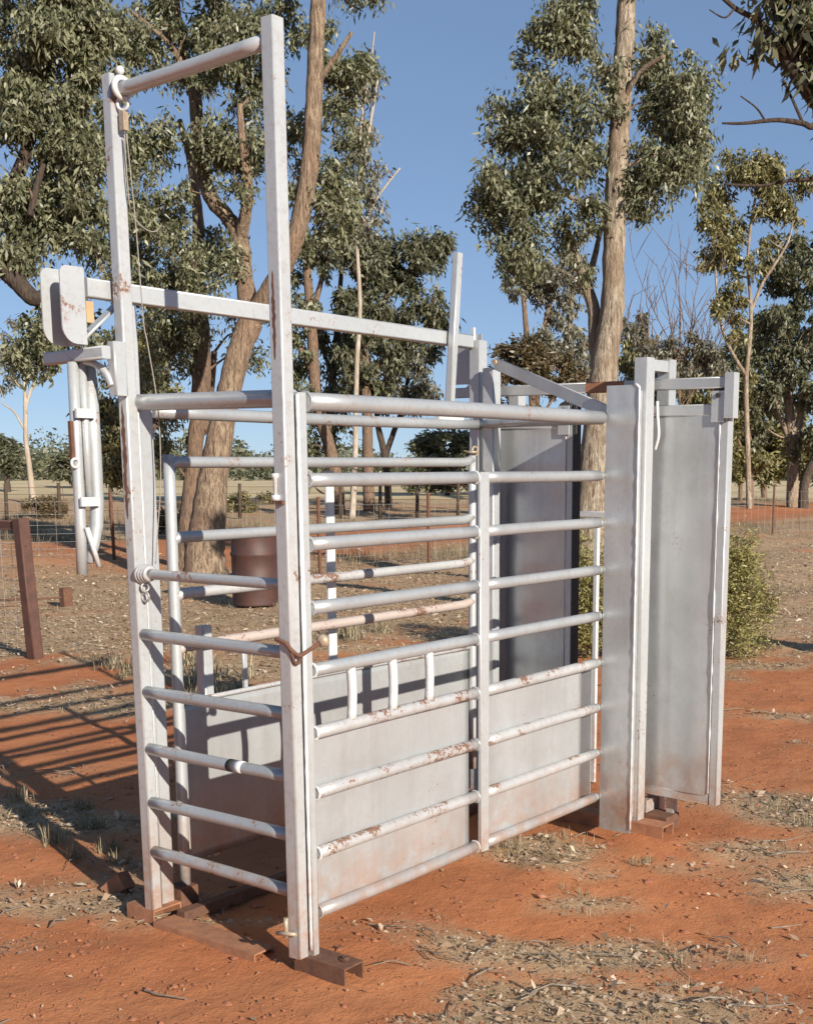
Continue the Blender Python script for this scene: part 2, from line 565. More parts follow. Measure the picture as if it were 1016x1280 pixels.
def weld(c, axis, R_):
    m = MB(); rr = random.Random(int(abs(c[0] * 977 + c[2] * 311) * 100))
    c = Vector(c); ax = Vector(axis).normalized(); a = ax.orthogonal().normalized(); b = ax.cross(a)
    pts = [c + (a * math.cos(t * 2 * PI / 22) + b * math.sin(t * 2 * PI / 22)) * R_ + ax * rr.uniform(-.001, .001) for t in range(23)]
    m.path(pts, [rr.uniform(.0028, .0052) for _ in pts], 6)
    return part('weld_bead', m, random.choice(['tube_worn', 'tube', 'white']))

def shs(name, p, q, a, b, side, mat='post', r=.006, parent=crush, label=None):
    m = MB(); m.shs(p, q, a, b, side, r); return part(name, m, mat, parent, label)

Xa, Ya = (1, 0, 0), (0, 1, 0)
# --- near frame, right leg: tall slide post, shorter corner post, weld bead between
shs('slide_post', (-.024, .058, .0), (-.030, .056, 2.765), .046, .050, Xa, 'post_worn', label='tall slide gate post at the near right corner')
shs('corner_post', (.018, .0475, .0), (.018, .0475, 1.75), .034, .055, Xa)
m = MB(); m.path([(.0005, .026, z) for z in np.linspace(0.02, 1.745, 60)], [.0045 + .002 * random.random() for _ in range(60)], 8); part('weld_bead', m, 'white')
# --- near frame, left leg
shs('slide_post', (-.003, .786, .0), (-.006, .790, 2.745), .046, .044, Xa, 'post_worn', label='tall slide gate post at the near left corner')
shs('corner_post', (.062, .812, .0), (.062, .812, 1.745), .062, .056, Xa)
shs('channel_post', (.034, .800, .30), (.032, .802, 2.05), .022, .040, Xa, r=.004)
m = MB(); m.path([(.024, .777, z) for z in np.linspace(0.3, 1.74, 50)], [.004 + .002 * random.random() for _ in range(50)], 8); part('weld_bead', m, 'white')
# --- head bar of the slide frame, with collar and hanging shackle
rail((-.028, .082, 2.71), (-.006, .768, 2.695), .0215, name='top_bar', mat='post')
m = MB(); m.ring((-.005, .742, 2.700), (0, 1, 0), .029, .010); m.ring((-.005, .742, 2.655), (1, 0.3, 0), .020, .0055); m.ball((-.005, .748, 2.752), .014)
part('shackle', m, 'white')
m = MB(); m.box((-.014, .732, 2.575), (.006, .752, 2.630)); part('pulley_block', m, 'brass')
m = MB()
pts = [(-.002, .735, 2.565), (.01, .726, 2.30), (.02, .722, 2.00), (.03, .720, 1.93), (.055, .712, 1.72), (.06, .72, 1.5), (.055, .742, 1.32), (.05, .755, 1.21)]
def catmull(pts, n=5):
    P = [Vector(p) for p in pts]; out = []
    for i in range(len(P) - 1):
        p0 = P[max(i - 1, 0)]; p1 = P[i]; p2 = P[i + 1]; p3 = P[min(i + 2, len(P) - 1)]
        for k in range(n):
            t = k / n
            out.append(.5 * ((2 * p1) + (p2 - p0) * t + (2 * p0 - 5 * p1 + 4 * p2 - p3) * t * t + (3 * p1 - p0 - 3 * p2 + p3) * t ** 3))
    out.append(P[-1]); return out
cp = catmull(pts); m.path(cp, [.0021] * len(cp), 6)
pts = [(-.002, .745, 2.565), (.004, .748, 2.4), (.02, .752, 2.33), (.035, .715, 2.285), (.055, .690, 2.275), (.07, .672, 2.295)]
cp = catmull(pts); m.path(cp, [.0021] * len(cp), 6)
part('pull_cable', m, 'rope')
# --- slide gate rails across the near end
for i, (zl, zr) in enumerate(((1.180, 1.181), (.974, .972), (.777, .780), (.577, .578), (.387, .388), (.210, .202))):
    rail((-.004 if i else .0, .768 if i else .772, zl), (-.006, .085, zr), .0205 if i else .0175, 'tube', 'gate_rail')
# cross tubes tying the near posts
rail((.032, .796, 1.742), (.030, .072, 1.735), .027, 'tube', 'cross_tube')
# --- pin ring and chain on the left post
m = MB()
for k in range(4): m.ring((-.006, .752 - .011 * k, 1.180 + .001 * k), (.15, 1, .1), .026 - .002 * k, .0085)
part('pin_ring', m, 'tube_worn')
m = MB(); m.ring((-.004, .748, 1.135), (.2, 1, 0), .014, .004, 14, 6); m.ring((-.004, .748, 1.103), (1, 0.1, 0), .016, .0045, 14, 6); part('chain', m, 'wire')
# --- latch hook on the right post
m = MB()
cp = catmull([(-.058, .085, 1.02), (-.056, .05, 1.012), (-.053, .026, .992), (-.03, .016, .972), (.0, .008, .984), (.045, -.002, 1.005)]); m.path(cp, [.0065] * len(cp), 8)
cp = catmull([(-.053, .04, 1.012), (-.05, .026, .975), (-.042, .022, .95), (-.026, .02, .952), (-.02, .018, .98)]); m.path(cp, [.005] * len(cp), 8)
part('latch_hook', m, 'rust')
m = MB(); m.path([(.040, -.001, 1.003), (.052, -.006, 1.009), (.060, -.009, 1.013), (.066, -.011, 1.016)], [.012, .021, .021, .013], 14); part('hook_knob', m, 'brass')
m = MB(); m.box((-.062, .038, 1.425), (-.048, .078, 1.436)); part('latch_bracket', m, 'rust')
m = MB(); m.path([(-.056, .070, 1.425), (-.056, .070, 1.50), (-.056, .070, 1.505), (-.056, .070, 1.515)], [.0065, .0065, .011, .011], 10); m.path([(-.056, .070, 1.436), (-.056, .070, 1.452)], [.013, .013], 10); part('latch_pin', m, 'white')
m = MB(); m.path([(-.060, .075, .07), (-.060, .075, .135)], [.008, .008], 10); m.path([(-.072, .105, .082), (-.056, .035, .088)], [.007, .007], 8); part('drop_pin', m, 'brass')
def scab(xf, yc, wy, z0, z1, seed):
    rr = random.Random(seed); n = 26
    zs = [z0 + (z1 - z0) * i / n for i in range(n + 1)]
    e = [max(0.0, math.sin(PI * i / n)) ** .45 for i in range(n + 1)]
    pr = [(yc + wy * .5 * k * rr.uniform(.35, 1.0), z) for z, k in zip(zs, e)] + [(yc - wy * .5 * k * rr.uniform(.35, 1.0), z) for z, k in reversed(list(zip(zs, e)))]
    k = len(pr); m = MB()
    vs = [(xf(z), y, z) for y, z in pr] + [(xf(z) + .003, y, z) for y, z in pr]
    fs = []
    for i in range(n):
        a, b, c, d = i, i + 1, k - 2 - i, k - 1 - i
        fs.append((a, b, c, d)); fs.append((k + d, k + c, k + b, k + a))
    fs += [(i, k + i, k + (i + 1) % k, (i + 1) % k) for i in range(k)]
    m.add(vs, fs); part('rust_scab', m, 'rust')
scab(lambda z: -.0480 - .0022 * z, .060, .016, 1.84, 2.09, 1)
scab(lambda z: -.0267 - .0011 * z, .790, .026, 1.36, 1.74, 5)
# --- right side: rails, mid post, sheets, stubs
RZ = [1.725, 1.495, 1.303, 1.109, .917, .719, .527, .330, .137]
RM = ['tube', 'tube', 'tube', 'tube', 'tube', 'tube_worn', 'tube_worn', 'tube_worn', 'sheet']
for z, mt in zip(RZ, RM):
    big = z > 1.6
    if big: rail((.036, .03, z), (1.752, .03, z + .001), .027, mt)
    else:
        rail((.036, .03, z), (.888, .03, z), .021, mt)
        rail((.938, .03, z), (1.738, .03, z), .021, mt)
    m = MB(); m.tube((1.735, .03, z), (1.764, .03, z), .017, 12); part('rail_end', m, 'tube')
    weld((.0375, .03, z), (1, 0, 0), .028 if big else .022)
    if not big:
        weld((.886, .03, z), (1, 0, 0), .0215); weld((.940, .03, z), (1, 0, 0), .0215)
shs('mid_post', (.913, .011, .118), (.913, .011, 1.514), .056, .014, Xa, r=.004)
def sheet(name, x0, x1, y, z0, z1, th=.003, mat='sheet', seed=0, parent=crush):
    # sheet steel pressed slightly out of true between its rails
    nx, nz = 28, 20
    rg = np.random.default_rng(seed)
    xs = np.linspace(x0, x1, nx); zs = np.linspace(z0, z1, nz)
    A, B = np.meshgrid(xs, zs, indexing='ij')
    d = (fbm(A * 3.1 + seed, B * 2.4, 200 + seed, 3) - .5) * .016
    e = np.minimum(1, np.minimum(A - x0, x1 - A) / .06) * np.minimum(1, np.minimum(B - z0, z1 - B) / .05)
    d = d * e
    m = MB()
    vs = [(A[i, j], y + d[i, j], B[i, j]) for i in range(nx) for j in range(nz)] + [(A[i, j], y + th + d[i, j], B[i, j]) for i in range(nx) for j in range(nz)]
    o = nx * nz
    fs = []
    for i in range(nx - 1):
        for j in range(nz - 1):
            a = i * nz + j
            fs.append((a, a + nz, a + nz + 1, a + 1)); fs.append((o + a + 1, o + a + nz + 1, o + a + nz, o + a))
    for i in range(nx - 1):
        for j in (0, nz - 1):
            a = i * nz + j; q = (a, a + nz, o + a + nz, o + a); fs.append(q if j else q[::-1])
    for j in range(nz - 1):
        for i in (0, nx - 1):
            a = i * nz + j; q = (a, a + 1, o + a + 1, o + a); fs.append(q if i == 0 else q[::-1])
    m.add(vs, fs, True)
    return part(name, m, mat, parent)
sheet('side_sheet', .037, .868, .046, .115, .722, seed=1)
m = MB(); m.box((1.752, .056, .10), (1.757, .125, .690)); part('filler_plate', m, 'sheet')
sheet('side_sheet', .940, 1.655, .046, .115, .730, seed=2)
for x in (.215, .42, .615):
    m = MB()
    cp = [(x + .006 * math.sin(k / 8 * PI), .03, .735 + (.905 - .735) * k / 8) for k in range(9)]
    m.path(cp, [.0155] * 9, 12); part('baluster', m, 'white')
# --- left side gate
LZ = [1.549, 1.292, 1.095, .907]
rail((.155, .80, .03), (.165, .80, 1.575), .020, 'post', 'gate_stile')
rail((1.914, .80, .12), (1.914, .80, 1.58), .018, 'post', 'gate_stile')
for z, mt in zip(LZ, ('tube', 'tube', 'tube_worn', 'tube_pink')):
    m = MB()
    m.path([(.16, .80, z - .012), (.20, .80, z - .001), (1.84, .80, z), (1.88, .80, z + .006), (1.912, .80, z + .01)], [.0195, .020, .020, .019, .019], 14)
    part('rail', m, mt)
rail((.10, .80, 1.716), (1.985, .80, 1.718), .022, 'tube')
sheet('side_sheet', .17, 1.905, .812, .112, .700, seed=3)
rail((.17, .806, .706), (1.905, .806, .700), .009, 'tube_worn', 'sheet_edge')
shs('stub_post', (.322, .838, .10), (.322, .838, .965), .045, .045, Xa)
shs('stub_post', (.505, .825, .70), (.505, .825, .905), .022, .012, Xa, r=.003)
shs('rear_post', (1.045, .875, .0), (1.045, .875, 1.515), .046, .012, Xa, 'white', r=.003)
m = MB(); m.ring((1.914, .80, 1.595), (0, 0, 1), .025, .006); m.ring((1.935, .80, 1.60), (0, 1, 0), .02, .005); part('hinge_ring', m, 'brass')
# --- far frame, left
shs('frame_post', (2.000, .828, .0), (2.000, .828, 2.092), .062, .060, Xa)
shs('frame_post', (1.975, .735, .0), (1.975, .735, 1.966), .060, .062, Xa)
rail((1.968, .795, 1.719), (1.772, .075, 1.722), .021, 'tube', 'cross_tube')
m = MB(); m.box((1.955, .79, 1.50), (1.961, .80, 1.74)); part('gusset_bar', m, 'white')
m = MB(); m.box((2.034, .835, 1.905), (2.042, 1.02, 2.125)); part('end_plate', m, 'sheet')
m = MB(); m.box((2.020, .868, 2.02), (2.034, .884, 2.155)); part('plate_rib', m, 'white')
# lever and long beam on the left
shs('lever_arm', (1.745, .80, 1.76), (1.812, .80, 2.445), .036, .034, Xa)
m = MB(); m.box((1.66, .790, 1.735), (1.84, .815, 1.752)); part('lever_foot', m, 'white')
shs('long_beam', (-.11, .85, 2.098), (1.965, .85, 2.086), .060, .045, (0, 0, 1))
# U-shaped trough on its bracket
m = MB()
def flange(y0, y1):
    x0, x1, z0, z1, r = -.235, -.145, 1.915, 2.150, .052
    pr = [(x1, z0), (x1, z1)]
    for k in range(7):
        a = PI / 2 + PI / 2 * k / 6
        pr.append((x0 + r * .5 + r * .5 * math.cos(a), z1 - r * .5 + r * .5 * math.sin(a)))
    for k in range(7):
        a = PI + PI / 2 * k / 6
        pr.append((x0 + r + r * math.cos(a), z0 + r + r * math.sin(a)))
    n = len(pr)
    vs = [(x, y0, z) for x, z in pr] + [(x, y1, z) for x, z in pr]
    fs = [tuple(range(n))[::-1], tuple(range(n, 2 * n))] + [(i, (i + 1) % n, n + (i + 1) % n, n + i) for i in range(n)]
    m.add(vs, fs, False)
flange(.796, .801); flange(.893, .898)
m.box((-.150, .8012, 1.915), (-.145, .8928, 2.150))
part('trough', m, 'post')
m = MB(); m.box((-.140, .80, 1.985), (-.112, .826, 2.05)); part('packing_block', m, 'timber')
shs('bracket_arm', (-.115, .745, 1.892), (-.112, 1.055, 1.885), .040, .034, (0, 0, 1))
shs('bracket_post', (-.052, .772, 1.76), (-.052, .772, 1.93), .050, .036, Xa)
m = MB(); cp = catmull([(-.075, .775, 1.79), (-.080, .80, 1.835), (-.09, .85, 1.865), (-.10, .93, 1.872)]); m.path(cp, [.012] * len(cp), 8); part('curved_brace', m, 'post')
shs('diagonal_brace', (-.135, .86, 1.925), (.045, .86, 2.075), .040, .010, (0, 1, 0), r=.003)
# hanging counter pole
m = MB()
cp = [(-.125, .905, 1.868), (-.128, .905, 1.6), (-.130, .905, 1.35), (-.135, .905, 1.18)]
m.path(cp, [.018] * 4, 14)
pole = part('hanging_pole', m, 'post')
m = MB(); m.path([(-.098, .893, 1.868), (-.098, .893, 1.6), (-.098, .893, 1.42)], [.013] * 3, 12); m.build('pole_tube', M['post'], pole)
cp = [(-.062, .905, 1.868), (-.060, .905, 1.6), (-.060, .905, 1.42), (-.066, .905, 1.34), (-.082, .905, 1.275), (-.104, .905, 1.215)]
m = MB(); m.path(cp, [.024, .024, .023, .022, .019, .014], 14); m.build('bent_tube', M['post'], pole)
for z in (1.69, 1.405):
    m = MB(); m.box((-.148, .868, z), (-.076, .878, z + .03)); m.build('clip', M['white'], pole)
m = MB(); m.ring((-.148, .89, 1.545), (0, 1, 0), .014, .005); m.build('eye_ring', M['white'], pole)
m = MB(); m.box((-.156, .893, 1.56), (-.144, .907, 1.68)); m.build('rust_strip', M['rust'], pole)
m = MB(); m.tube((-.128, .875, 1.335), (-.088, .875, 1.205), .0085, 10); m.build('handle_rod', M['white'], pole)
# --- far head frame, right
m = MB()
pr = []
m.box((1.762, -.137, .0), (1.767, .012, 1.853)); part('wing_plate', m, 'plate')
m = MB(); m.path([(1.760, -.139, z) for z in np.linspace(.02, 1.84, 70)], [.003 + .0035 * random.random() for _ in range(70)], 6)
m.path([(1.762, -.139, 1.84), (1.762, -.125, 1.853), (1.762, -.112, 1.8535)], [.006, .006, .004], 6); part('weld_bead', m, 'white')
m = MB(); m.box((1.7672, -.05, .02), (1.948, -.045, 1.84)); part('web_plate', m, 'plate')
shs('frame_post', (1.984, -.037, .0), (1.984, -.037, 1.975), .066, .064, Xa)
shs('frame_post', (2.180, -.037, .0), (2.180, -.037, 1.978), .060, .064, Xa)
shs('frame_post', (2.180, .735, .0), (2.180, .735, 1.90), .060, .060, Xa)
m = MB(); m.box((2.018, -.06, 1.925), (2.149, -.012, 1.970)); part('spacer_block', m, 'post')
# track for the sliding gates
def track(y0, y1, mat, nm='track_beam'):
    m = MB(); m.shs((2.060, y0, 1.868 + (-.033) * 0), (2.060, y1, 1.868), .046, .030, (0, 0, 1), .005); return part(nm, m, mat)
track(1.00, .285, 'sheet'); track(.284, .095, 'rust_pale'); track(.094, -.375, 'sheet')
m = MB(); m.box((2.036, -.415, 1.725), (2.086, -.3755, 1.905)); part('end_stop', m, 'post')
shs('diagonal_bar', (1.915, .668, 1.978), (1.790, .025, 1.752), .052, .010, (0, 0, 1), 'sheet', r=.003)
m = MB(); m.tube((1.900, .672, 1.985), (1.945, .672, 1.985), .013, 12); part('pivot_bolt', m, 'brass')

def sliding_gate(y0, y1, z0, z1, lead, label):
    x0, x1 = 2.058, 2.108
    # pressed panel: shallow curve across its width
    m = MB(); n = 17; vs = []; fs = []
    for j, z in enumerate(np.linspace(z0 + .04, z1 - .045, 24)):
        for i in range(n):
            u = i / (n - 1)
            y = y0 + .036 + (y1 - y0 - .072) * u
            b = .013 * math.exp(-((u - .22) / .20) ** 2) * (.55 + .45 * math.cos(z * 1.3)) + .004 * math.sin(z * 5 + u * 4)
            vs.append((x0 + .006 - b * .55, y, z))
    for j in range(23):
        for i in range(n - 1):
            a = j * n + i
            fs.append((a, a + n, a + n + 1, a + 1))
    o = len(vs)
    vs += [(v[0] + .003, v[1], v[2]) for v in vs]
    fs += [tuple(o + k for k in f[::-1]) for f in fs]
    m.add(vs, fs, True)
    g = part('sliding_gate', m, 'plate', label=label)
    m = MB()
    xm = (x0 + x1) / 2
    m.shs((xm, y0 + .018, z0), (xm, y0 + .018, z1), x1 - x0, .036, Xa, .005)
    m.shs((xm, y1 - .018, z0), (xm, y1 - .018, z1), x1 - x0, .036, Xa, .005)
    m.shs((xm, y0 + .037, z0 + .022), (xm, y1 - .037, z0 + .022), x1 - x0 - .004, .042, Xa, .004)
    m.shs((xm, y0 + .037, z1 - .024), (xm, y1 - .037, z1 - .024), x1 - x0 - .004, .046, Xa, .004)
    m.build('gate_frame', M['post'], g)
    m = MB(); ye = y0 + .038
    m.path([(x0 - .001, ye, z) for z in np.linspace(z0 + .05, z1 - .05, 60)], [.0022 + .003 * (random.random() ** 3) for _ in range(60)], 6); m.build('weld_bead', M['white'], g)
    for y in (y0 + .045, y1 - .075):
        m = MB(); m.box((x0 - .012, y - .028, z1 - .075), (x0 - .004, y + .028, z1 + .050)); m.build('hanger', M['post'], g)
        m = MB(); m.path([(x0 - .0035, y, z1 + .032), (x0 + .028, y, z1 + .032)], [.036, .036], 20); m.path([(x0 - .018, y, z1 + .032), (x0 - .0125, y, z1 + .032)], [.010, .010], 10); m.build('roller', M['rubber_and_shade'], g)
    return g
g1 = sliding_gate(-.388, .09, .095, 1.785, -1, 'right half of the sliding gate, slid open past the frame')
g2 = sliding_gate(.352, .88, .095, 1.745, -1, 'left half of the sliding gate, seen through the side bars')
m = MB(); m.box((2.056, .338, .10), (2.100, .3515, 1.80)); m.build('edge_shade_strip', M['rubber_and_shade'], g2)  # dark strip stands in for shade on the left gate frame's side face
m = MB(); m.path(catmull([(2.03, -.075, 1.80), (2.03, -.078, 1.74), (2.035, -.082, 1.66), (2.035, -.066, 1.60)]), [.007] * 16, 8); part('strap_hook', m, 'white')
# drop-leg below the right gate and bits at its foot
m = MB(); m.box((2.11, -.16, -.02), (2.15, -.125, .085)); part('foot_bracket', m, 'post')
m = MB(); m.box((2.03, -.07, .02), (2.10, -.02, .075)); part('foot_bracket', m, 'post')
m = MB(); m.box((2.02, -.175, -.045), (2.14, -.05, .015)); part('foot_angle', m, 'rust')
# small white catch frame behind the head
m = MB()
m.shs((2.60, .80, 1.297), (2.60, .30, 1.300), .030, .030, (0, 0, 1), .004); m.shs((2.60, .545, -.05), (2.60, .545, 1.281), .024, .024, Xa, .004)
m.shs((2.60, .80, .787), (2.60, .558, .787), .024, .024, (0, 0, 1), .004); m.shs((2.60, .80, -.05), (2.60, .80, 1.28), .024, .024, Xa, .004)
part('catch_frame', m, 'white')
m = MB(); m.tube((2.19, .78, .05), (2.60, .80, .05), .015, 10); part('tie_rail', m, 'tube')
# --- skids under the frames
def channel(name, x0, x1, y0, y1, z0, z1, mat, t=.006):
    m = MB(); m.box((x0, y0, z1 - t), (x1, y1, z1)); m.box((x0, y0, z0), (x0 + t, y1, z1 - t)); m.box((x1 - t, y0, z0), (x1, y1, z1 - t))
    return part(name, m, mat)
channel('skid_channel', -.018, .072, -.130, .085, -.070, -.0005, 'rust')
channel('skid_channel', -.045, .050, .240, .74, -.080, -.032, 'rust_pale')
channel('skid_channel', -.030, .095, .755, .90, -.075, -.0005, 'rust_pale')
channel('skid_channel', 1.93, 2.03, -.205, .90, -.065, -.0005, 'rust_pale')
m = MB(); m.path([(.04, -.085, -.001), (.04, -.085, .012)], [.013, .013], 6); m.path([(.04, -.085, .004), (.04, -.085, .005)], [.02, .02], 14); part('skid_bolt', m, 'rust')
m = MB(); m.box((.10, .76, -.05), (.18, .84, .04)); part('heel_block', m, 'rust')
for y in (.70,):
    m = MB(); m.box((.045 if y > .5 else .07, y - .02, -.045), (1.94, y + .02, -.010)); part('floor_bearer', m, 'rust')
# little sticker on the third gate rail from the bottom
m = MB(); m.path([(-.0055, .365, .5775), (-.0055, .335, .5776)], [.0211, .0211], 16); part('tape_band', m, 'rubber_and_shade')
m = MB(); m.path([(-.0055, .3345, .5776), (-.0055, .300, .5777)], [.0211, .0211], 16); part('sticker', m, 'white')

# ================================================================ YARD THINGS
def local(o_name, loc, label, cat, group=None): return empty(o_name, loc, label, cat, group)

# brown drum
c = gp(320, 755); c[2] = GZ
drum = empty('steel_drum', c, 'brown rusty steel drum standing beside the big gum trunk', 'drum')
m = MB()
R = .262
prof = [(0, 0.0), (R * .985, 0.0), (R, .012), (R, .02)]
for zc in (.29, .58):
    prof += [(R, zc - .03), (R + .012, zc - .012), (R + .012, zc + .012), (R, zc + .03)]
prof += [(R, .845), (R + .008, .855), (R + .008, .872), (R - .004, .872), (R - .006, .85), (0, .85)]
n = 36; vs = []; fs = []; sm = []
for r, z in prof:
    for k in range(n):
        a = 2 * PI * k / n; vs.append((c[0] + r * math.cos(a), c[1] + r * math.sin(a), c[2] + z))
for i in range(len(prof) - 1):
    for k in range(n):
        fs.append((i * n + k, i * n + (k + 1) % n, (i + 1) * n + (k + 1) % n, (i + 1) * n + k)); sm.append(1 < i < len(prof) - 6)
m.add(vs, fs, sm); m.build('drum_body', M['drum'], drum)
m = MB(); m.path([(c[0] + .12, c[1] - .08, c[2] + .85), (c[0] + .12, c[1] - .08, c[2] + .866)], [.03, .03], 12); m.build('bung', M['rust'], drum)

# stub of an old post
c = gp(83, 753)
m = MB(); m.shs((c[0], c[1], GZ - .1), (c[0] + .004, c[1], GZ + .17), .12, .10, Xa, .012)
m.path([(c[0] - .05, c[1] + .01, GZ + .06), (c[0] - .6, c[1] + .42, GZ + .05)], [.012, .012], 6)
tag(m.build('post_stub', M['rust']), 'short rusty cut-off post stub sticking out of the bare dirt', 'post stub')
# small offcut block by the left leg
c = gp(143, 1112)
m = MB(); m.shs((c[0], c[1] + .03, GZ - .02), (c[0] + .02, c[1] - .05, GZ + .045), .06, .07, Xa, .006)
tag(m.build('rusty_block', M['rust_pale']), 'small rusty steel block on the ground by the left skid', 'block')

def wire_grid(mb, a, b, zs, step, r, rg, rv=None):
    a = np.array(a); b = np.array(b); L = np.linalg.norm(b - a)
    d = (b - a) / L
    k = max(2, int(L / 1.2))
    for z in zs:
        pts = []
        for i in range(k + 1):
            q = a + (b - a) * i / k
            pts.append((q[0], q[1], q[2] + z + (rg.random() - .5) * .018))
        mb.path(pts, [r] * (k + 1), 3, caps=False)
    s = step * .5
    while s < L:
        q = a + d * s
        mb.path([(q[0], q[1], q[2] + zs[0]), (q[0] + (rg.random() - .5) * .02, q[1], q[2] + (zs[0] + zs[-1]) / 2), (q[0], q[1], q[2] + zs[-1])], [rv or r] * 3, 3, caps=False)
        s += step

def seg(a, b, n, off=0):
    return [np.array(a) + (np.array(b) - np.array(a)) * (i + off) / n for i in range(n + 1)]

rgf = random.Random(3)
# near yard corner: heavy brown post, top rail and mesh
c = gp(45, 822)
yard = empty('yard_fence', (c[0], c[1], GZ), 'brown steel corner post and top rail of a mesh yard fence at left', 'fence')
out = sp(-140, 660, dist(c) + 1.2); dirv = np.array([out[0] - c[0], out[1] - c[1], 0]); dirv /= np.linalg.norm(dirv)
m = MB(); m.shs((c[0], c[1], GZ - .1), (c[0] - .03, c[1] + .04, 1.10), .10, .10, Xa, .01); m.build('post', M['brown_post'], yard)
e = np.array([c[0], c[1], 0]) + dirv * 3.2
m = MB(); m.shs((c[0] - .03 + dirv[0] * .06, c[1] + .04 + dirv[1] * .06, 1.045), (e[0], e[1], 1.045), .075, .06, (0, 0, 1), .008); m.build('top_rail', M['brown_post'], yard)
m = MB(); m.shs((e[0], e[1], GZ - .1), (e[0], e[1], 1.08), .10, .10, Xa, .01); m.build('post', M['brown_post'], yard)
m = MB()
nrm = np.array([-.55, -.83, 0]) * .06
wire_grid(m, (e[0] + nrm[0], e[1] + nrm[1], GZ), (c[0] + nrm[0] - .01, c[1] + nrm[1], GZ), [.06, .13, .20, .27, .36, .45, .54, .64, .74, .84, .94], .16, .0020, rgf)
tag(m.build('wire_mesh', M['wire'], yard), kind='stuff')

# long mesh fence behind the crush
P = [gp(-260, 706), gp(143, 696), gp(400, 711), gp(536, 702), gp(965, 667), gp(1300, 648)]
fence = empty('mesh_fence', (P[2][0], P[2][1], GZ), 'low galvanised mesh fence on thin steel posts running behind the crush', 'fence')
def pick(p, h, r=.02, par=fence, lean=0.0):
    m = MB(); m.shs((p[0], p[1], GZ - .15), (p[0] + lean, p[1] + lean * .5, GZ + h), r * 2, r * 1.3, Xa, .004); return m.build('post', M['rust'], par)
for i in range(len(P) - 1):
    a, b = P[i], P[i + 1]
    L = np.linalg.norm(b - a); k = max(1, int(round(L / 5.5)))
    for j in range(k): pick(a + (b - a) * j / k, 1.08 + rgf.random() * .05, .026, lean=(rgf.random() - .5) * .06)
    m = MB(); wire_grid(m, (a[0], a[1], GZ), (b[0], b[1], GZ), [.05, .16, .28, .41, .56, .74, .96], .30, .0028, rgf)
    tag(m.build('wire_mesh', M['wire'], fence), kind='stuff')
# far paddock fence
A, B = gp(-200, 652), gp(720, 643)
far = empty('paddock_fence', (A[0], A[1], GZ), 'far plain wire fence on dark posts along the dry paddock', 'fence')
pxs = [-150, -70, 9, 75, 139, 215, 300, 425, 475, 521, 572, 640, 700]
for x in pxs:
    p = A + (B - A) * ((x + 200) / 920)
    g = gp(x, 652 - 9 * (x + 200) / 920)
    m = MB(); m.path([(g[0], g[1], GZ - .1), (g[0] + .02, g[1], GZ + .45), (g[0] + .03, g[1], GZ + .95 + rgf.random() * .15)], [.06, .055, .05], 7, .1, int(x) + 500); m.build('post', M['bark_dark'], far)
m = MB(); wire_grid(m, (A[0], A[1], GZ), (B[0], B[1], GZ), [.25, .5, .72, .92], 4.0, .008, rgf); tag(m.build('wire_mesh', M['rust'], far), kind='stuff')

# ================================================================ TREES
def leaf_batch(centers, length, width, rng, droop=.75, spread=1.0):
    n = len(centers)
    d = rng.normal(size=(n, 3)) * np.array([1, 1, .55]) * spread
    d[:, 2] -= droop * 1.6
    d /= np.linalg.norm(d, axis=1)[:, None]
    r = rng.normal(size=(n, 3))
    s = np.cross(d, r); s /= (np.linalg.norm(s, axis=1)[:, None] + 1e-9)
    nrm = np.cross(d, s)
    L = length * np.clip(rng.lognormal(-.08, .38, n), .35, 1.7)[:, None]
    W = width * (.7 + .6 * rng.random(n))[:, None]
    v0 = centers
    v1 = centers + d * L * .42 + s * W * .5 + nrm * W * .15
    v2 = centers + d * L
    v3 = centers + d * L * .42 - s * W * .5 + nrm * W * .15
    Vv = np.stack([v0, v1, v2, v3], 1).reshape(-1, 3)
    W = W * (.75 + .5 * rng.random(n))[:, None]
    t = np.repeat(np.clip(rng.random(n) ** 1.3 + (rng.random(n) < .04) * .6, 0, 1.2), 4)
    return Vv, t

def smooth_limb(pts, radii, n=5):
    P = [Vector(p) for p in pts]; out = []; rr = []
    for i in range(len(P) - 1):
        p0 = P[max(i - 1, 0)]; p1 = P[i]; p2 = P[i + 1]; p3 = P[min(i + 2, len(P) - 1)]
        for k in range(n):
            t = k / n
            out.append(.5 * ((2 * p1) + (p2 - p0) * t + (2 * p0 - 5 * p1 + 4 * p2 - p3) * t * t + (3 * p1 - p0 - 3 * p2 + p3) * t ** 3))
            rr.append(radii[i] * (1 - t) + radii[i + 1] * t)
    out.append(P[-1]); rr.append(radii[-1]); return out, rr

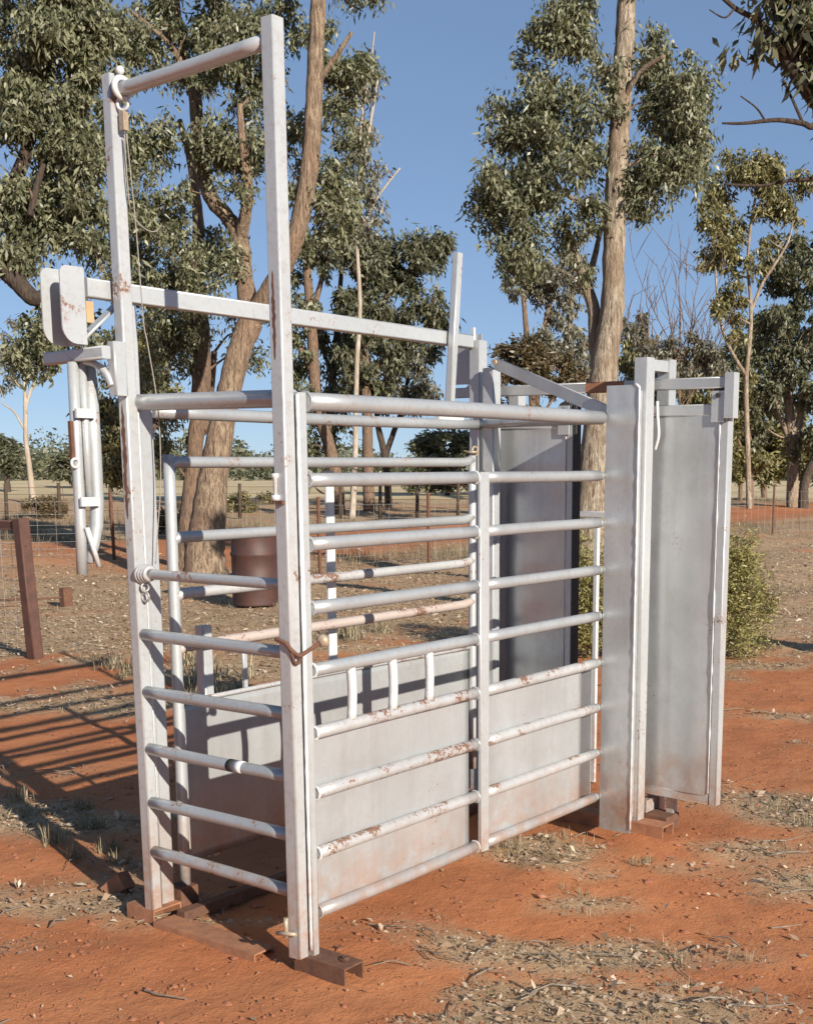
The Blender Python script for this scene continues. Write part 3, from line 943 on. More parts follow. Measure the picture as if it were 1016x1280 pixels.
TG = 'gum trees around the yard'
def tree(name, label, dep, limbs, regions, seed, leaf='leaf', bark='bark_tan', size=.11, cat='tree', group=None, twig_bark=None, clump_px=25, droop=.85, flat=.8, crown=True, sides=11, aspect=.36, depth_k=1.0, bare=0):
    """limbs: polylines of (px, py, r_px[, depth offset]); regions: (px, py, rx, ry, clumps, leaves per clump)"""
    rng = np.random.default_rng(seed); rg = random.Random(seed)
    u = dep / FPX
    b = sp(limbs[0][0][0], limbs[0][0][1], dep)
    group = group or {'gum_tree': TG, 'gum_sapling': TG, 'paddock_tree': 'trees alone on the dry paddock', 'saltbush': 'saltbushes beyond the mesh fence'}.get(name)
    root = empty(name, (b[0], b[1], GZ), label, cat, group)
    tm = MB(); nodes = []
    for li, lb in enumerate(limbs):
        pts = []; rad = []
        for k, q in enumerate(lb):
            off = q[3] if len(q) > 3 else 0.0
            pts.append(sp(q[0], q[1], dep + off)); rad.append(q[2] * u)
        if li == 0: pts[0] = np.array([pts[0][0], pts[0][1], GZ - .15])
        pp, rr = smooth_limb(pts, rad, 6)
        tm.path(pp, rr, sides, .07, seed + li)
        nodes += [(np.array(p), r) for p, r in zip(pp, rr)]
    tm.build('trunk', M[bark], root)
    NP = np.array([q[0] for q in nodes]); NR = np.array([q[1] for q in nodes])
    cl = []
    for (px, py, rx, ry, nc, nl) in regions:
        for _ in range(nc):
            while True:
                a, c_, e_ = rng.uniform(-1, 1, 3)
                if a * a + c_ * c_ + e_ * e_ < 1: break
            cl.append((sp(px + a * rx, py + c_ * ry, dep + e_ * max(rx, ry) * u * .75 * depth_k), nl, clump_px * u * rng.uniform(.45, 1.35)))
    bm = MB(); cents = []
    cl.sort(key=lambda q: float(np.min(np.linalg.norm(NP - q[0], axis=1))))
    for ci, (cc, nl, R) in enumerate(cl):
        nl = max(14, nl * (R / (clump_px * u)) ** 2 * 1.12)
        hd = np.hypot(NP[:, 0] - cc[0], NP[:, 1] - cc[1])
        dd = hd + .8 * np.abs((cc[2] - NP[:, 2]) - .6 * hd)
        k = int(np.argmin(dd)); st = NP[k]
        mid = (st + cc) / 2 + rng.normal(size=3) * R * .35; mid[2] += R * .25
        pp, rr = smooth_limb([st, mid, cc], [min(NR[k] * .75, .024 * dep / 17), min(NR[k] * .6, .013 * dep / 17), .006 * dep / 17], 3)
        bm.path(pp, rr, 5, caps=False)
        NP = np.concatenate([NP, np.array([tuple(q) for q in pp[2:]])]); NR = np.concatenate([NR, np.array(rr[2:])])
        ns = max(4, int(nl / 15))
        for _ in range(ns):
            d = rng.normal(size=3); d /= np.linalg.norm(d)
            c3 = cc + d * np.array([1, 1, flat]) * R * rng.random() ** .55
            if rng.random() < .5:
                bm.path([cc, (cc + c3) / 2 + rng.normal(size=3) * R * .1, c3], [.006 * dep / 17, .005 * dep / 17, .003 * dep / 17], 3, caps=False)
            m_ = max(3, int(nl * 1.25 / ns * rng.uniform(.4, 1.6)))
            cents.append(c3 + rng.normal(size=(m_, 3)) * R * np.array([.2, .2, .24]))
    for _ in range(bare):
        k = rg.randrange(len(NP)); st = NP[k]; h = rg.uniform(.4, 1.3)
        dv = np.array([rg.gauss(0, .35), rg.gauss(0, .35), 1.0])
        bm.path([st, st + dv * h * .5 + rng.normal(size=3) * .05, st + dv * h + rng.normal(size=3) * .12], [min(NR[k] * .6, .018), .011, .004], 4, caps=False)
    if bm.v: tag(bm.build('branches', M[twig_bark or bark], root), kind='stuff')
    if cents and crown:
        Cn = np.concatenate(cents)
        Vl, tl = leaf_batch(Cn, size, size * aspect, rng, droop)
        quads_object('crown', Vl, np.arange(len(Vl)).reshape(-1, 4), M[leaf], root, tl)
    return root

# big multi-limbed gum behind the crush
tree('gum_tree', 'big forked tan-barked gum tree with its thick trunk beside the brown drum', 17.73,
     [[(258, 724, 31), (256, 690, 25), (262, 640, 21), (269, 580, 17.5), (284, 500, 14.5), (299, 440, 15), (313, 402, 15.5)],
      [(313, 402, 15), (306, 350, 11, .2), (300, 300, 11, .3), (285, 272, 9.5, .3), (263, 245, 9.5, .3), (249, 190, 9, .4), (244, 120, 8, .4), (232, 70, 6.5, .5), (222, 20, 5.5, .6), (215, -60, 4, .8)],
      [(300, 300, 9, .3), (308, 262, 7, 0), (310, 225, 6, -.2), (303, 180, 5, -.3), (300, 130, 3.5, -.4)],
      [(313, 402, 14), (335, 368, 12.5, -.2), (358, 325, 11.5, -.4), (374, 280, 11, -.5), (388, 200, 11, -.6), (393, 110, 10, -.7), (398, 0, 9, -.8), (402, -100, 7, -.9)],
      [(240, 110, 5, .4), (222, 70, 4, .2), (196, 40, 3, .1), (165, 15, 2, 0)],
      [(393, 110, 4, -.7), (420, 70, 3, -.9), (440, 40, 2, -1)]],
     [(200, 60, 60, 75, 18, 250), (290, 60, 70, 75, 25, 250), (180, 170, 45, 60, 14, 250), (295, 180, 55, 60, 13, 230), (330, 130, 25, 70, 6, 220), (205, 260, 55, 55, 12, 240),
      (250, 350, 60, 50, 9, 220), (370, 60, 50, 60, 9, 220), (440, 80, 38, 40, 10, 260), (430, 150, 30, 30, 5, 200), (370, 210, 30, 70, 8, 200), (425, 250, 35, 60, 10, 200), (250, -60, 110, 50, 14, 220), (440, -20, 30, 30, 3, 160)],
     11, 'leaf', 'bark_tan', .098, 'gum tree', sides=14)
# dark trunk just left of it
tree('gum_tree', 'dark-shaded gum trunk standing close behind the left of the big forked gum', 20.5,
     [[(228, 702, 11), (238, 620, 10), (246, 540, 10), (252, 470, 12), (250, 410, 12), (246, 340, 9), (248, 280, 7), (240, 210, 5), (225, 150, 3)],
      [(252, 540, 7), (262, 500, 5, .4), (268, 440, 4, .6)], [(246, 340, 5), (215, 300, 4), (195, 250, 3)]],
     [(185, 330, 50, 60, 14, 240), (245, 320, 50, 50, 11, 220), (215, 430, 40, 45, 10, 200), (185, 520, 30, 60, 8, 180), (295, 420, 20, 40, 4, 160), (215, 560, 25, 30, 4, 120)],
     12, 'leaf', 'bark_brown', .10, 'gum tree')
# left crown whose trunk is out of frame
tree('gum_tree', 'leafy gum overhanging the top left corner with a dark limb entering at left edge', 14.5,
     [[(-150, 760, 26), (-140, 620, 22), (-115, 480, 19), (-80, 380, 16), (-50, 330, 14), (-10, 280, 11), (30, 200, 8), (45, 120, 6), (60, 40, 4)],
      [(-60, 340, 13), (-10, 330, 12, -.1), (18, 348, 11, -.2), (42, 372, 10, -.2), (62, 365, 7, -.2), (75, 350, 5, -.2)],
      [(-10, 280, 7), (10, 270, 3, .3), (30, 290, 2, .3), (45, 300, 2, .3)], [(38, 270, 4, -.3), (46, 235, 4, -.3), (55, 205, 3, -.3)]],
     [(60, 40, 75, 60, 28, 270), (110, 90, 40, 60, 16, 250), (40, 130, 50, 60, 18, 250), (95, 180, 40, 50, 15, 250), (60, 260, 55, 50, 19, 250), (110, 270, 30, 45, 8, 220), (20, 320, 45, 35, 7, 200), (85, 400, 60, 40, 12, 220), (140, 330, 25, 50, 5, 200), (40, 430, 40, 25, 4, 180), (-60, 150, 70, 150, 16, 200), (-20, -60, 120, 50, 12, 200)],
     13, 'leaf', 'bark_dark', .092, 'gum tree', twig_bark='bark_brown')
# scrubby tree behind the hanging pole
tree('gum_tree', 'scrubby leafy tree behind the hanging white pole at left', 26.0,
     [[(186, 668, 7), (180, 620, 6), (172, 560, 6), (180, 500, 5), (178, 440, 4), (190, 380, 3)], [(178, 600, 4), (150, 560, 3), (135, 510, 2)], [(172, 570, 4), (200, 520, 3), (212, 460, 2)]],
     [(130, 520, 32, 60, 16, 200), (165, 440, 40, 50, 12, 200), (150, 580, 28, 28, 9, 160), (200, 480, 28, 60, 9, 180)], 14, 'leaf_olive', 'bark_brown', .13, clump_px=20, group=None)
# pale sapling
tree('gum_sapling', 'slender pale-trunked sapling with a thin crown at the far left', 50.5,
     [[(42, 629, 5), (38, 590, 3.4), (33, 550, 3), (32, 500, 2.6), (30, 460, 2), (24, 430, 1.4)], [(32, 510, 2), (42, 480, 1.6), (52, 450, 1.2), (60, 425, .8)], [(33, 540, 1.7), (18, 515, 1.2), (4, 505, .9)], [(30, 470, 1.3), (14, 450, 1), (6, 430, .7)]],
     [(22, 425, 26, 30, 10, 70), (50, 440, 20, 28, 6, 60), (8, 470, 14, 20, 4, 50)], 15, 'leaf_grey', 'bark_white', .20, clump_px=13)
# bushy trees on the left horizon
tree('paddock_tree', 'dark bushy tree at the left edge of the dry paddock', 74.0, [[(10, 605, 4), (8, 585, 3), (4, 565, 2.5), (0, 550, 2)], [(9, 590, 2), (25, 570, 1.5)]],
     [(8, 570, 32, 24, 22, 110), (-25, 565, 25, 25, 8, 100)], 16, 'leaf_dark', 'bark_dark', .34, clump_px=11, droop=.3)
tree('paddock_tree', 'round dark tree with a short stem alone on the paddock left of the pole', 85.0, [[(91, 609, 2.4), (92, 600, 2), (94, 590, 1.6), (95, 580, 1.2)], [(92, 598, 1.3), (84, 588, 1)]],
     [(84, 583, 20, 16, 16, 110), (102, 585, 14, 18, 8, 90)], 17, 'leaf_dark', 'bark_dark', .38, clump_px=9, droop=.3)
# middle group
MG = 'gum trees in the middle grove'
tree('gum_tree', 'brown-trunked gum leaning left in the dark grove seen above the top rail', 40.0,
     [[(424, 640, 9), (420, 600, 8), (412, 560, 8), (400, 520, 7.5), (393, 470, 7), (390, 410, 6.5), (384, 340, 5), (382, 290, 3)], [(393, 470, 4), (372, 430, 3), (355, 400, 2)], [(390, 400, 4), (402, 350, 3), (420, 300, 2), (436, 250, 1.5)]],
     [(375, 380, 30, 50, 10, 200), (395, 300, 35, 45, 9, 190), (372, 470, 25, 60, 10, 190), (385, 570, 18, 30, 5, 120)], 21, 'leaf', 'bark_brown', .22, group=None, clump_px=18)
tree('gum_tree', 'straight dark gum in the middle of the grove with the densest crown', 42.0,
     [[(462, 642, 8), (460, 590, 7), (459, 530, 6.5), (457, 470, 6), (455, 410, 5.5), (452, 340, 4.5), (450, 290, 3), (447, 240, 2)], [(455, 410, 3), (490, 360, 2.5), (520, 330, 2)], [(452, 350, 3), (430, 310, 2), (425, 270, 1.5)], [(457, 470, 2.5), (500, 440, 2), (530, 430, 1.5)]],
     [(470, 370, 55, 60, 40, 220), (450, 310, 40, 30, 12, 200), (530, 320, 38, 32, 16, 200), (545, 390, 22, 28, 7, 160), (455, 450, 45, 40, 17, 200), (520, 440, 35, 40, 12, 160)], 22, 'leaf_dark', 'bark_brown', .22, clump_px=17)
tree('gum_tree', 'thin black-stemmed gum between the two brown trunks of the grove', 44.0,
     [[(420, 640, 6), (416, 580, 5.5), (414, 520, 5), (416, 470, 5), (421, 420, 4.5), (425, 360, 3), (430, 300, 2)], [(416, 470, 2.5), (400, 430, 2)]],
     [(420, 420, 30, 50, 13, 190), (410, 500, 25, 40, 7, 150), (440, 215, 28, 60, 9, 110)], 23, 'leaf_dark', 'bark_dark', .22, clump_px=17)
tree('gum_tree', 'twin-stemmed small dark gum at the right of the grove', 46.0,
     [[(486, 642, 5), (484, 600, 4.5), (480, 565, 4.5), (472, 530, 3.5), (470, 490, 2.5)], [(481, 572, 3.5), (492, 540, 3.4), (503, 510, 3), (510, 470, 2)]],
     [(500, 480, 35, 40, 13, 170), (525, 500, 25, 25, 6, 130)], 24, 'leaf_grey', 'bark_dark', .22, clump_px=16)
# white-limbed bare gum above the grove
tree('gum_tree', 'pale twiggy gum rising above the grove with thin white limbs', 38.0,
     [[(440, 650, 4.4), (444, 560, 3.6), (446, 460, 3), (450, 380, 2.6), (446, 300, 2.2), (448, 230, 1.9), (452, 150, 1.6), (462, 90, 1.2), (468, 40, .8)], [(448, 240, 2.2), (462, 160, 2), (472, 100, 1.4)], [(446, 300, 2), (470, 250, 1.5), (500, 210, 1)]],
     [(460, 200, 25, 50, 9, 80), (450, 120, 25, 50, 10, 120), (465, 270, 30, 30, 6, 70)], 25, 'leaf_grey', 'bark_white', .20, clump_px=16)
# green pine-like shrub
tree('wattle_shrub', 'rounded dark green wattle shrub beyond the fence behind the far left post', 62.0,
     [[(560, 619, 3), (558, 600, 2.5), (556, 580, 2), (555, 560, 1.5)], [(558, 600, 2), (580, 580, 1.5)], [(558, 598, 2), (535, 580, 1.5)]],
     [(555, 575, 40, 36, 42, 150), (590, 585, 22, 28, 10, 120), (530, 600, 22, 16, 8, 110)], 26, 'leaf_dark', 'bark_dark', .30, clump_px=11, droop=.1, cat='shrub')
# tall right gum
tree('gum_tree', 'tall straight pale-barked gum rising behind the right side of the crush', 16.2,
     [[(739, 738, 26), (739, 680, 22), (742, 600, 20), (748, 530, 19), (756, 450, 17), (765, 385, 14.5), (767, 310, 13.5), (771, 220, 14), (776, 130, 12.5), (781, 40, 12), (785, -40, 11), (790, -160, 9)],
      [(750, 480, 10, .1), (744, 430, 9, .15), (742, 390, 8, .2), (733, 358, 7.5, .25), (724, 335, 5.5, .3), (718, 312, 4, .3), (708, 290, 3, .3)],
      [(733, 358, 4.5, .25), (742, 325, 4, .4), (750, 290, 3, .6), (756, 262, 2.5, .7)],
      [(767, 270, 6, .1), (745, 258, 5, .2), (728, 256, 3, .3), (690, 230, 2.5, .3)], [(776, 130, 4), (800, 90, 3, -.3), (830, 70, 2.5, -.5)], [(771, 220, 4), (800, 200, 3, -.2), (850, 190, 2.5, -.2)], [(776, 120, 4), (740, 70, 3, .3), (700, 40, 2, .5)]],
     [(640, 235, 42, 60, 22, 250), (655, 150, 45, 45, 14, 220), (690, 60, 45, 50, 12, 200), (720, 30, 50, 40, 6, 180), (700, 180, 45, 70, 16, 180), (635, 320, 28, 30, 7, 160), (720, 250, 30, 60, 7, 150), (745, 130, 35, 60, 8, 180), (830, 120, 55, 60, 20, 200), (850, 190, 38, 50, 14, 200), (815, 220, 45, 35, 9, 190), (800, 260, 30, 20, 3, 140), (820, 60, 30, 35, 6, 160), (735, 330, 22, 30, 3, 90), (790, -60, 90, 50, 10, 160)],
     31, 'leaf', 'bark_pale', .092, 'gum tree', sides=14, twig_bark='bark_brown')
# grey thin trees right of centre
tree('gum_tree', 'thin grey gum with two slim stems left of the tall pale trunk', 38.0,
     [[(668, 648, 5), (667, 560, 4.6), (664, 480, 4.2), (658, 420, 3.5), (654, 370, 3), (651, 335, 2)], [(668, 540, 3.5, .5), (674, 470, 3.2), (680, 410, 3), (690, 370, 2.5), (706, 335, 2)]],
     [(655, 345, 28, 28, 12, 120), (700, 350, 35, 40, 13, 120), (695, 420, 30, 40, 9, 110)], 32, 'leaf_grey', 'bark_brown', .19, clump_px=14)
tree('gum_tree', 'single slim pale stem gum directly left of the tall pale trunk', 40.0,
     [[(706, 645, 4.5), (708, 560, 4), (709, 480, 3.8), (712, 400, 3.2), (713, 340, 2.5), (712, 290, 1.5)]],
     [(715, 400, 24, 60, 10, 110), (715, 320, 22, 25, 5, 90), (725, 450, 25, 30, 6, 90)], 33, 'leaf_grey', 'bark_pale', .19, clump_px=14)
tree('shrub', 'olive brown rounded shrub behind the head frame of the crush', 33.0,
     [[(640, 655, 3), (642, 580, 3), (645, 500, 2.5), (640, 450, 1.5)], [(642, 560, 2), (690, 500, 1.6), (700, 460, 1)], [(642, 540, 2), (615, 480, 1)]],
     [(650, 460, 40, 38, 26, 170), (705, 465, 35, 32, 14, 150), (620, 480, 22, 34, 8, 130), (650, 540, 45, 50, 14, 120)], 34, 'leaf_brown', 'bark_brown', .16, 'shrub', clump_px=13, droop=.3)
# right-hand gums
tree('gum_tree', 'olive-topped gum with two crossing white limbs above the right gate', 45.0,
     [[(936, 640, 3.6), (934, 560, 3.2), (932, 480, 3), (937, 420, 2.5), (938, 380, 2.2), (934, 330, 1.8), (938, 280, 1.6), (945, 240, 1.4), (952, 210, 1)], [(938, 390, 2.2), (952, 355, 2), (968, 330, 1.8), (984, 303, 1.4), (990, 280, .9)], [(932, 470, 2.2), (905, 420, 2), (895, 360, 1.4), (893, 290, 1)]],
     [(930, 210, 38, 22, 16, 170), (975, 230, 35, 30, 12, 160), (985, 265, 22, 30, 6, 120), (905, 285, 28, 42, 15, 130), (900, 320, 22, 22, 6, 120), (955, 290, 28, 40, 8, 110), (910, 390, 25, 35, 12, 140), (930, 340, 30, 25, 5, 100), (885, 245, 22, 20, 5, 130)],
     41, 'leaf_olive', 'bark_pale', .21, clump_px=14)
tree('gum_tree', 'large dark-leaved gum with forked trunk at the right edge', 47.0,
     [[(990, 632, 8), (990, 580, 7), (988, 540, 6.5), (984, 490, 5.5), (975, 440, 4.5), (970, 400, 3.5)], [(990, 570, 5), (1000, 520, 4.6), (1003, 470, 4), (1006, 420, 3)], [(986, 550, 3.5), (972, 510, 3.4), (968, 470, 3)]],
     [(1000, 330, 45, 45, 28, 190), (985, 400, 45, 45, 26, 190), (960, 460, 32, 45, 14, 170), (1005, 470, 35, 50, 14, 160), (1050, 400, 40, 90, 16, 160), (950, 520, 28, 40, 10, 130), (995, 560, 35, 28, 8, 110)], 42, 'leaf_dark', 'bark_pale', .22, clump_px=15)
tree('gum_tree', 'dark leaning trunk at the far right edge beside the forked gum', 46.0,
     [[(1004, 633, 7), (1004, 610, 6), (1010, 590, 6), (1022, 560, 5.5), (1030, 500, 4), (1030, 440, 3)]],
     [(1040, 500, 35, 50, 10, 140), (1025, 540, 25, 30, 6, 110)], 43, 'leaf', 'bark_dark', .22, clump_px=15)
tree('gum_tree', 'small brown-stemmed gum close right of the open sliding gate', 47.0,
     [[(938, 628, 4.5), (937, 590, 3.6), (936, 550, 3.2), (932, 510, 2.5), (930, 480, 2)], [(937, 580, 2), (922, 550, 1.6), (915, 520, 1)]],
     [(925, 500, 25, 40, 16, 140), (915, 545, 18, 30, 8, 120), (945, 575, 20, 20, 5, 90)], 44, 'leaf_olive', 'bark_brown', .22, clump_px=13)
tree('bare_tree', 'bare twiggy many-stemmed tree above the head frame of the crush', 33.0,
     [[(850, 655, 1.80), (850, 560, 1.80), (849, 500, 1.68), (848, 450, 1.44), (850, 400, 0.96), (848, 350, 0.54), (852, 325, 0.30)], [(848, 470, 1.08), (838, 410, 0.78), (830, 360, 0.54), (820, 330, 0.30)], [(849, 480, 1.08), (862, 420, 0.78), (868, 370, 0.54), (878, 335, 0.30)], [(849, 450, 0.84), (820, 395, 0.60), (800, 350, 0.42), (790, 320, 0.24)],
      [(850, 440, 0.72), (872, 395, 0.54), (895, 360, 0.36), (905, 335, 0.24)], [(836, 405, 0.48), (845, 360, 0.36), (842, 330, 0.24)], [(864, 410, 0.48), (856, 365, 0.36), (862, 330, 0.24)], [(822, 400, 0.48), (812, 370, 0.36), (810, 345, 0.24)], [(850, 520, 0.90), (880, 460, 0.60), (900, 410, 0.42)], [(850, 520, 0.90), (815, 460, 0.60), (790, 430, 0.42)]],
     [(815, 440, 32, 32, 12, 110), (880, 440, 32, 35, 13, 110), (850, 460, 40, 28, 9, 100), (795, 400, 16, 30, 6, 90)], 45, 'leaf_grey', 'bark_brown', .15, clump_px=12, bare=150)
tree('shrub', 'dark green scrub filling the gap under the right-hand gums', 52.0,
     [[(925, 618, 3), (925, 600, 2.5), (922, 580, 2)], [(925, 600, 2), (960, 585, 1.5), (970, 570, 1)]],
     [(960, 570, 35, 32, 34, 120), (910, 575, 25, 35, 22, 120), (1010, 570, 34, 34, 34, 120), (975, 545, 40, 30, 20, 110), (935, 540, 30, 20, 10, 100)], 46, 'leaf_olive', 'bark_brown', .26, 'shrub', clump_px=11, droop=.2)
tree('gum_tree', 'bushy brown-green tree filling the gap behind the bare twiggy tree', 56.0,
     [[(842, 625, 3.5), (840, 560, 3), (836, 500, 2.5), (830, 450, 2)], [(840, 560, 2.4), (870, 500, 2), (885, 450, 1.2)], [(838, 530, 2), (805, 480, 1.5), (795, 440, 1)]],
     [(805, 455, 34, 36, 22, 130), (870, 470, 38, 45, 26, 130), (835, 500, 50, 40, 18, 120), (895, 520, 25, 50, 12, 110)], 51, 'leaf_olive', 'bark_brown', .25, clump_px=12)
tree('gum_tree', 'leafy gum closing the gap between the pale crossed limbs and the dark right-edge gum', 58.0,
     [[(955, 622, 4), (952, 560, 3.4), (950, 490, 2.8), (948, 430, 2)], [(952, 540, 2), (975, 500, 1.6), (985, 470, 1)], [(951, 520, 2), (925, 470, 1.5), (915, 430, 1)]],
     [(950, 420, 35, 40, 20, 130), (920, 470, 28, 45, 16, 120), (975, 500, 30, 50, 18, 120), (940, 560, 35, 40, 14, 110)], 52, 'leaf', 'bark_brown', .25, clump_px=12)
# overhanging dark limb, top right; its trunk stands out of frame
tree('gum_tree', 'dark bare limb of an off-frame gum hanging into the top right corner', 9.0,
     [[(1330, 850, 34), (1320, 600, 30), (1290, 400, 26), (1220, 270, 22), (1130, 190, 17), (1060, 150, 13), (1022, 128, 10), (1004, 108, 8.5), (985, 80, 7), (968, 50, 5.5), (945, 25, 4), (918, 10, 3), (890, -15, 2.2)],
      [(1000, 104, 6.5), (984, 62, 6), (972, 25, 5, .1), (962, -20, 4, .1)], [(1060, 150, 5), (1016, 158, 4, -.1), (1002, 154, 3.4, -.1), (970, 150, 2.8, -.1), (930, 154, 2, -.1), (902, 154, 1.3, -.1)],
      [(1002, 152, 2, -.1), (990, 125, 1.8, 0), (978, 100, 1.5, 0)], [(955, 150, 1.4, -.1), (945, 135, 1.2), (925, 120, .8)], [(1100, 215, 4, .2), (1030, 222, 2.6, .3), (985, 226, 2.2, .3), (950, 232, 1.8, .3), (905, 230, 1.2, .3)],
      [(985, 80, 3), (1003, 40, 2.6, -.2), (1012, -10, 2, -.2)], [(918, 10, 1.6), (905, 22, 1.1), (886, 12, .7)]],
     [(1012, 90, 22, 50, 5, 110), (945, 45, 12, 25, 2, 60), (1015, 20, 25, 40, 5, 110), (960, -20, 40, 25, 3, 70), (1070, 60, 60, 90, 10, 120)], 47, 'leaf_dark', 'bark_dark', .10, 'gum tree', clump_px=34)
# broad bush behind the crush
gb = gp(800, 822); db = dist(gb)
tree('bush', 'broad yellow-green broom-like bush growing behind the sliding gates', db,
     [[(800, 824, 5), (802, 790, 4), (805, 750, 3), (808, 710, 2)], [(800, 815, 4), (850, 780, 3), (900, 740, 2)], [(800, 815, 4), (750, 780, 3), (720, 740, 2)], [(800, 815, 4), (880, 800, 3), (935, 780, 2)], [(800, 812, 4), (700, 800, 3), (660, 780, 2)]],
     [(720, 730, 55, 70, 40, 150), (800, 740, 60, 70, 30, 150), (890, 735, 52, 62, 60, 170), (932, 755, 36, 46, 24, 140), (918, 695, 32, 25, 14, 120), (925, 795, 40, 22, 16, 120), (725, 760, 35, 60, 26, 160), (660, 770, 40, 40, 18, 140), (900, 690, 30, 20, 10, 130)], 48, 'leaf_bush', 'bark_brown', .036, 'bush', clump_px=24, droop=-.25, aspect=.34, depth_k=.8)

# ================================================================ SMALL GROWTH AND LITTER
def scatter(n, d0, d1, half, seed):
    rng = np.random.default_rng(seed)
    d = d0 * (d1 / d0) ** rng.random(n)
    s = rng.uniform(-half, half, n) * d
    x = CAM[0] + FH[0] * d + RT[0] * s
    y = CAM[1] + FH[1] * d + RT[1] * s
    return x, y, d, rng

# leaf litter
x, y, d, rng = scatter(420000, 2.2, 30, .62, 5)
keep = rng.random(len(x)) < (litter_mask(x, y) ** 1.4 * .60 * np.clip(d / 6, .7, 1) + .006) * (1 - road_mask(x, y))
x, y, d = x[keep], y[keep], d[keep]
n = len(x)
L = np.clip(rng.lognormal(math.log(.0175), .45, n), .007, .055) * np.clip((d / 5) ** .5, .9, 1.9)
W = L * rng.uniform(.2, .6, n)
th = rng.uniform(0, 2 * PI, n); tilt = rng.normal(0, .28, n); roll = rng.normal(0, .45, n)
dx = np.stack([np.cos(th) * np.cos(tilt), np.sin(th) * np.cos(tilt), np.sin(tilt)], 1)
sx = np.stack([-np.sin(th) * np.cos(roll), np.cos(th) * np.cos(roll), np.sin(roll)], 1)
base = np.stack([x, y, height(x, y) + .004 + rng.random(n) * .010 + np.abs(np.sin(tilt)) * L * .4], 1)
upv = np.array([0, 0, 1.0])
curl = (rng.random(n) * .35)[:, None] * W[:, None] * upv
V = np.stack([base - dx * L[:, None] / 2, base + sx * W[:, None] / 2 + curl, base + dx * L[:, None] / 2, base - sx * W[:, None] / 2 + curl], 1).reshape(-1, 3)
tint = np.repeat(np.clip(rng.beta(1.2, 2.1, n) + (rng.random(n) < .05) * .5, 0, 1.15), 4)
lit = quads_object('leaf_litter', V, np.arange(4 * n).reshape(-1, 4), M['litter'], None, tint)
tag(lit, 'dry fallen gum leaves scattered over the red dirt', kind='stuff')

# twigs and sticks
tw = MB(); rg = random.Random(21)
x, y, d, rng = scatter(5000, 2.4, 16, .6, 6)
lmv = litter_mask(x, y)
for i in range(len(x)):
    if rg.random() > .012 + .30 * lmv[i]: continue
    L_ = rg.uniform(.05, .22) * (1 if d[i] < 6 else 1.6); a = rg.uniform(0, 2 * PI)
    z = float(height(np.array([x[i]]), np.array([y[i]]))[0]) + .008
    r_ = rg.uniform(.0018, .005)
    tw.path([(x[i], y[i], z), (x[i] + math.cos(a) * L_ * .5 + rg.uniform(-.01, .01), y[i] + math.sin(a) * L_ * .5, z + rg.uniform(0, .02)), (x[i] + math.cos(a + .2) * L_, y[i] + math.sin(a + .2) * L_, z + rg.uniform(-.004, .012))], [r_, r_ * .8, r_ * .4], 4, caps=False)
M['stick'] = flat_noise('grey_stick', (.30, .25, .19), (.15, .11, .08), 40, .9, 0, .2, .001)
tag(tw.build('twigs', M['stick']), 'thin dry sticks lying about on the ground', kind='stuff')

# earth clods and pebbles
x, y, d, rng = scatter(26000, 2.2, 11, .6, 7)
keep = rng.random(len(x)) < .25 + .5 * (1 - litter_mask(x, y)) * (fbm(x * 2, y * 2, 90, 3) > .52)
x, y = x[keep], y[keep]; n = len(x)
r = np.clip(rng.lognormal(math.log(.0055), .5, n), .002, .024)
ov = np.array([[1, 0, 0], [0, 1, 0], [-1, 0, 0], [0, -1, 0], [0, 0, 1]], float)
V = ov[None] * r[:, None, None] * rng.uniform(.6, 1.3, (n, 5, 1))
a = rng.uniform(0, 2 * PI, n); ca, sa = np.cos(a)[:, None], np.sin(a)[:, None]
Vx = V[..., 0] * ca - V[..., 1] * sa; Vy = V[..., 0] * sa + V[..., 1] * ca
V = np.stack([Vx + x[:, None], Vy + y[:, None], V[..., 2] * .75 + height(x, y)[:, None] + .001], -1).reshape(-1, 3)
F = (np.array([[0, 1, 4], [1, 2, 4], [2, 3, 4], [3, 0, 4]])[None] + 5 * np.arange(n)[:, None, None]).reshape(-1, 3)
M['clod'] = flat_noise('earth_clod', (.40, .155, .075), (.27, .10, .05), 30, .95, 0, .3, .002)
cl = quads_object('earth_clods', V, F, M['clod'])
tag(cl, 'small crumbs of red earth on the bare ground', kind='stuff')

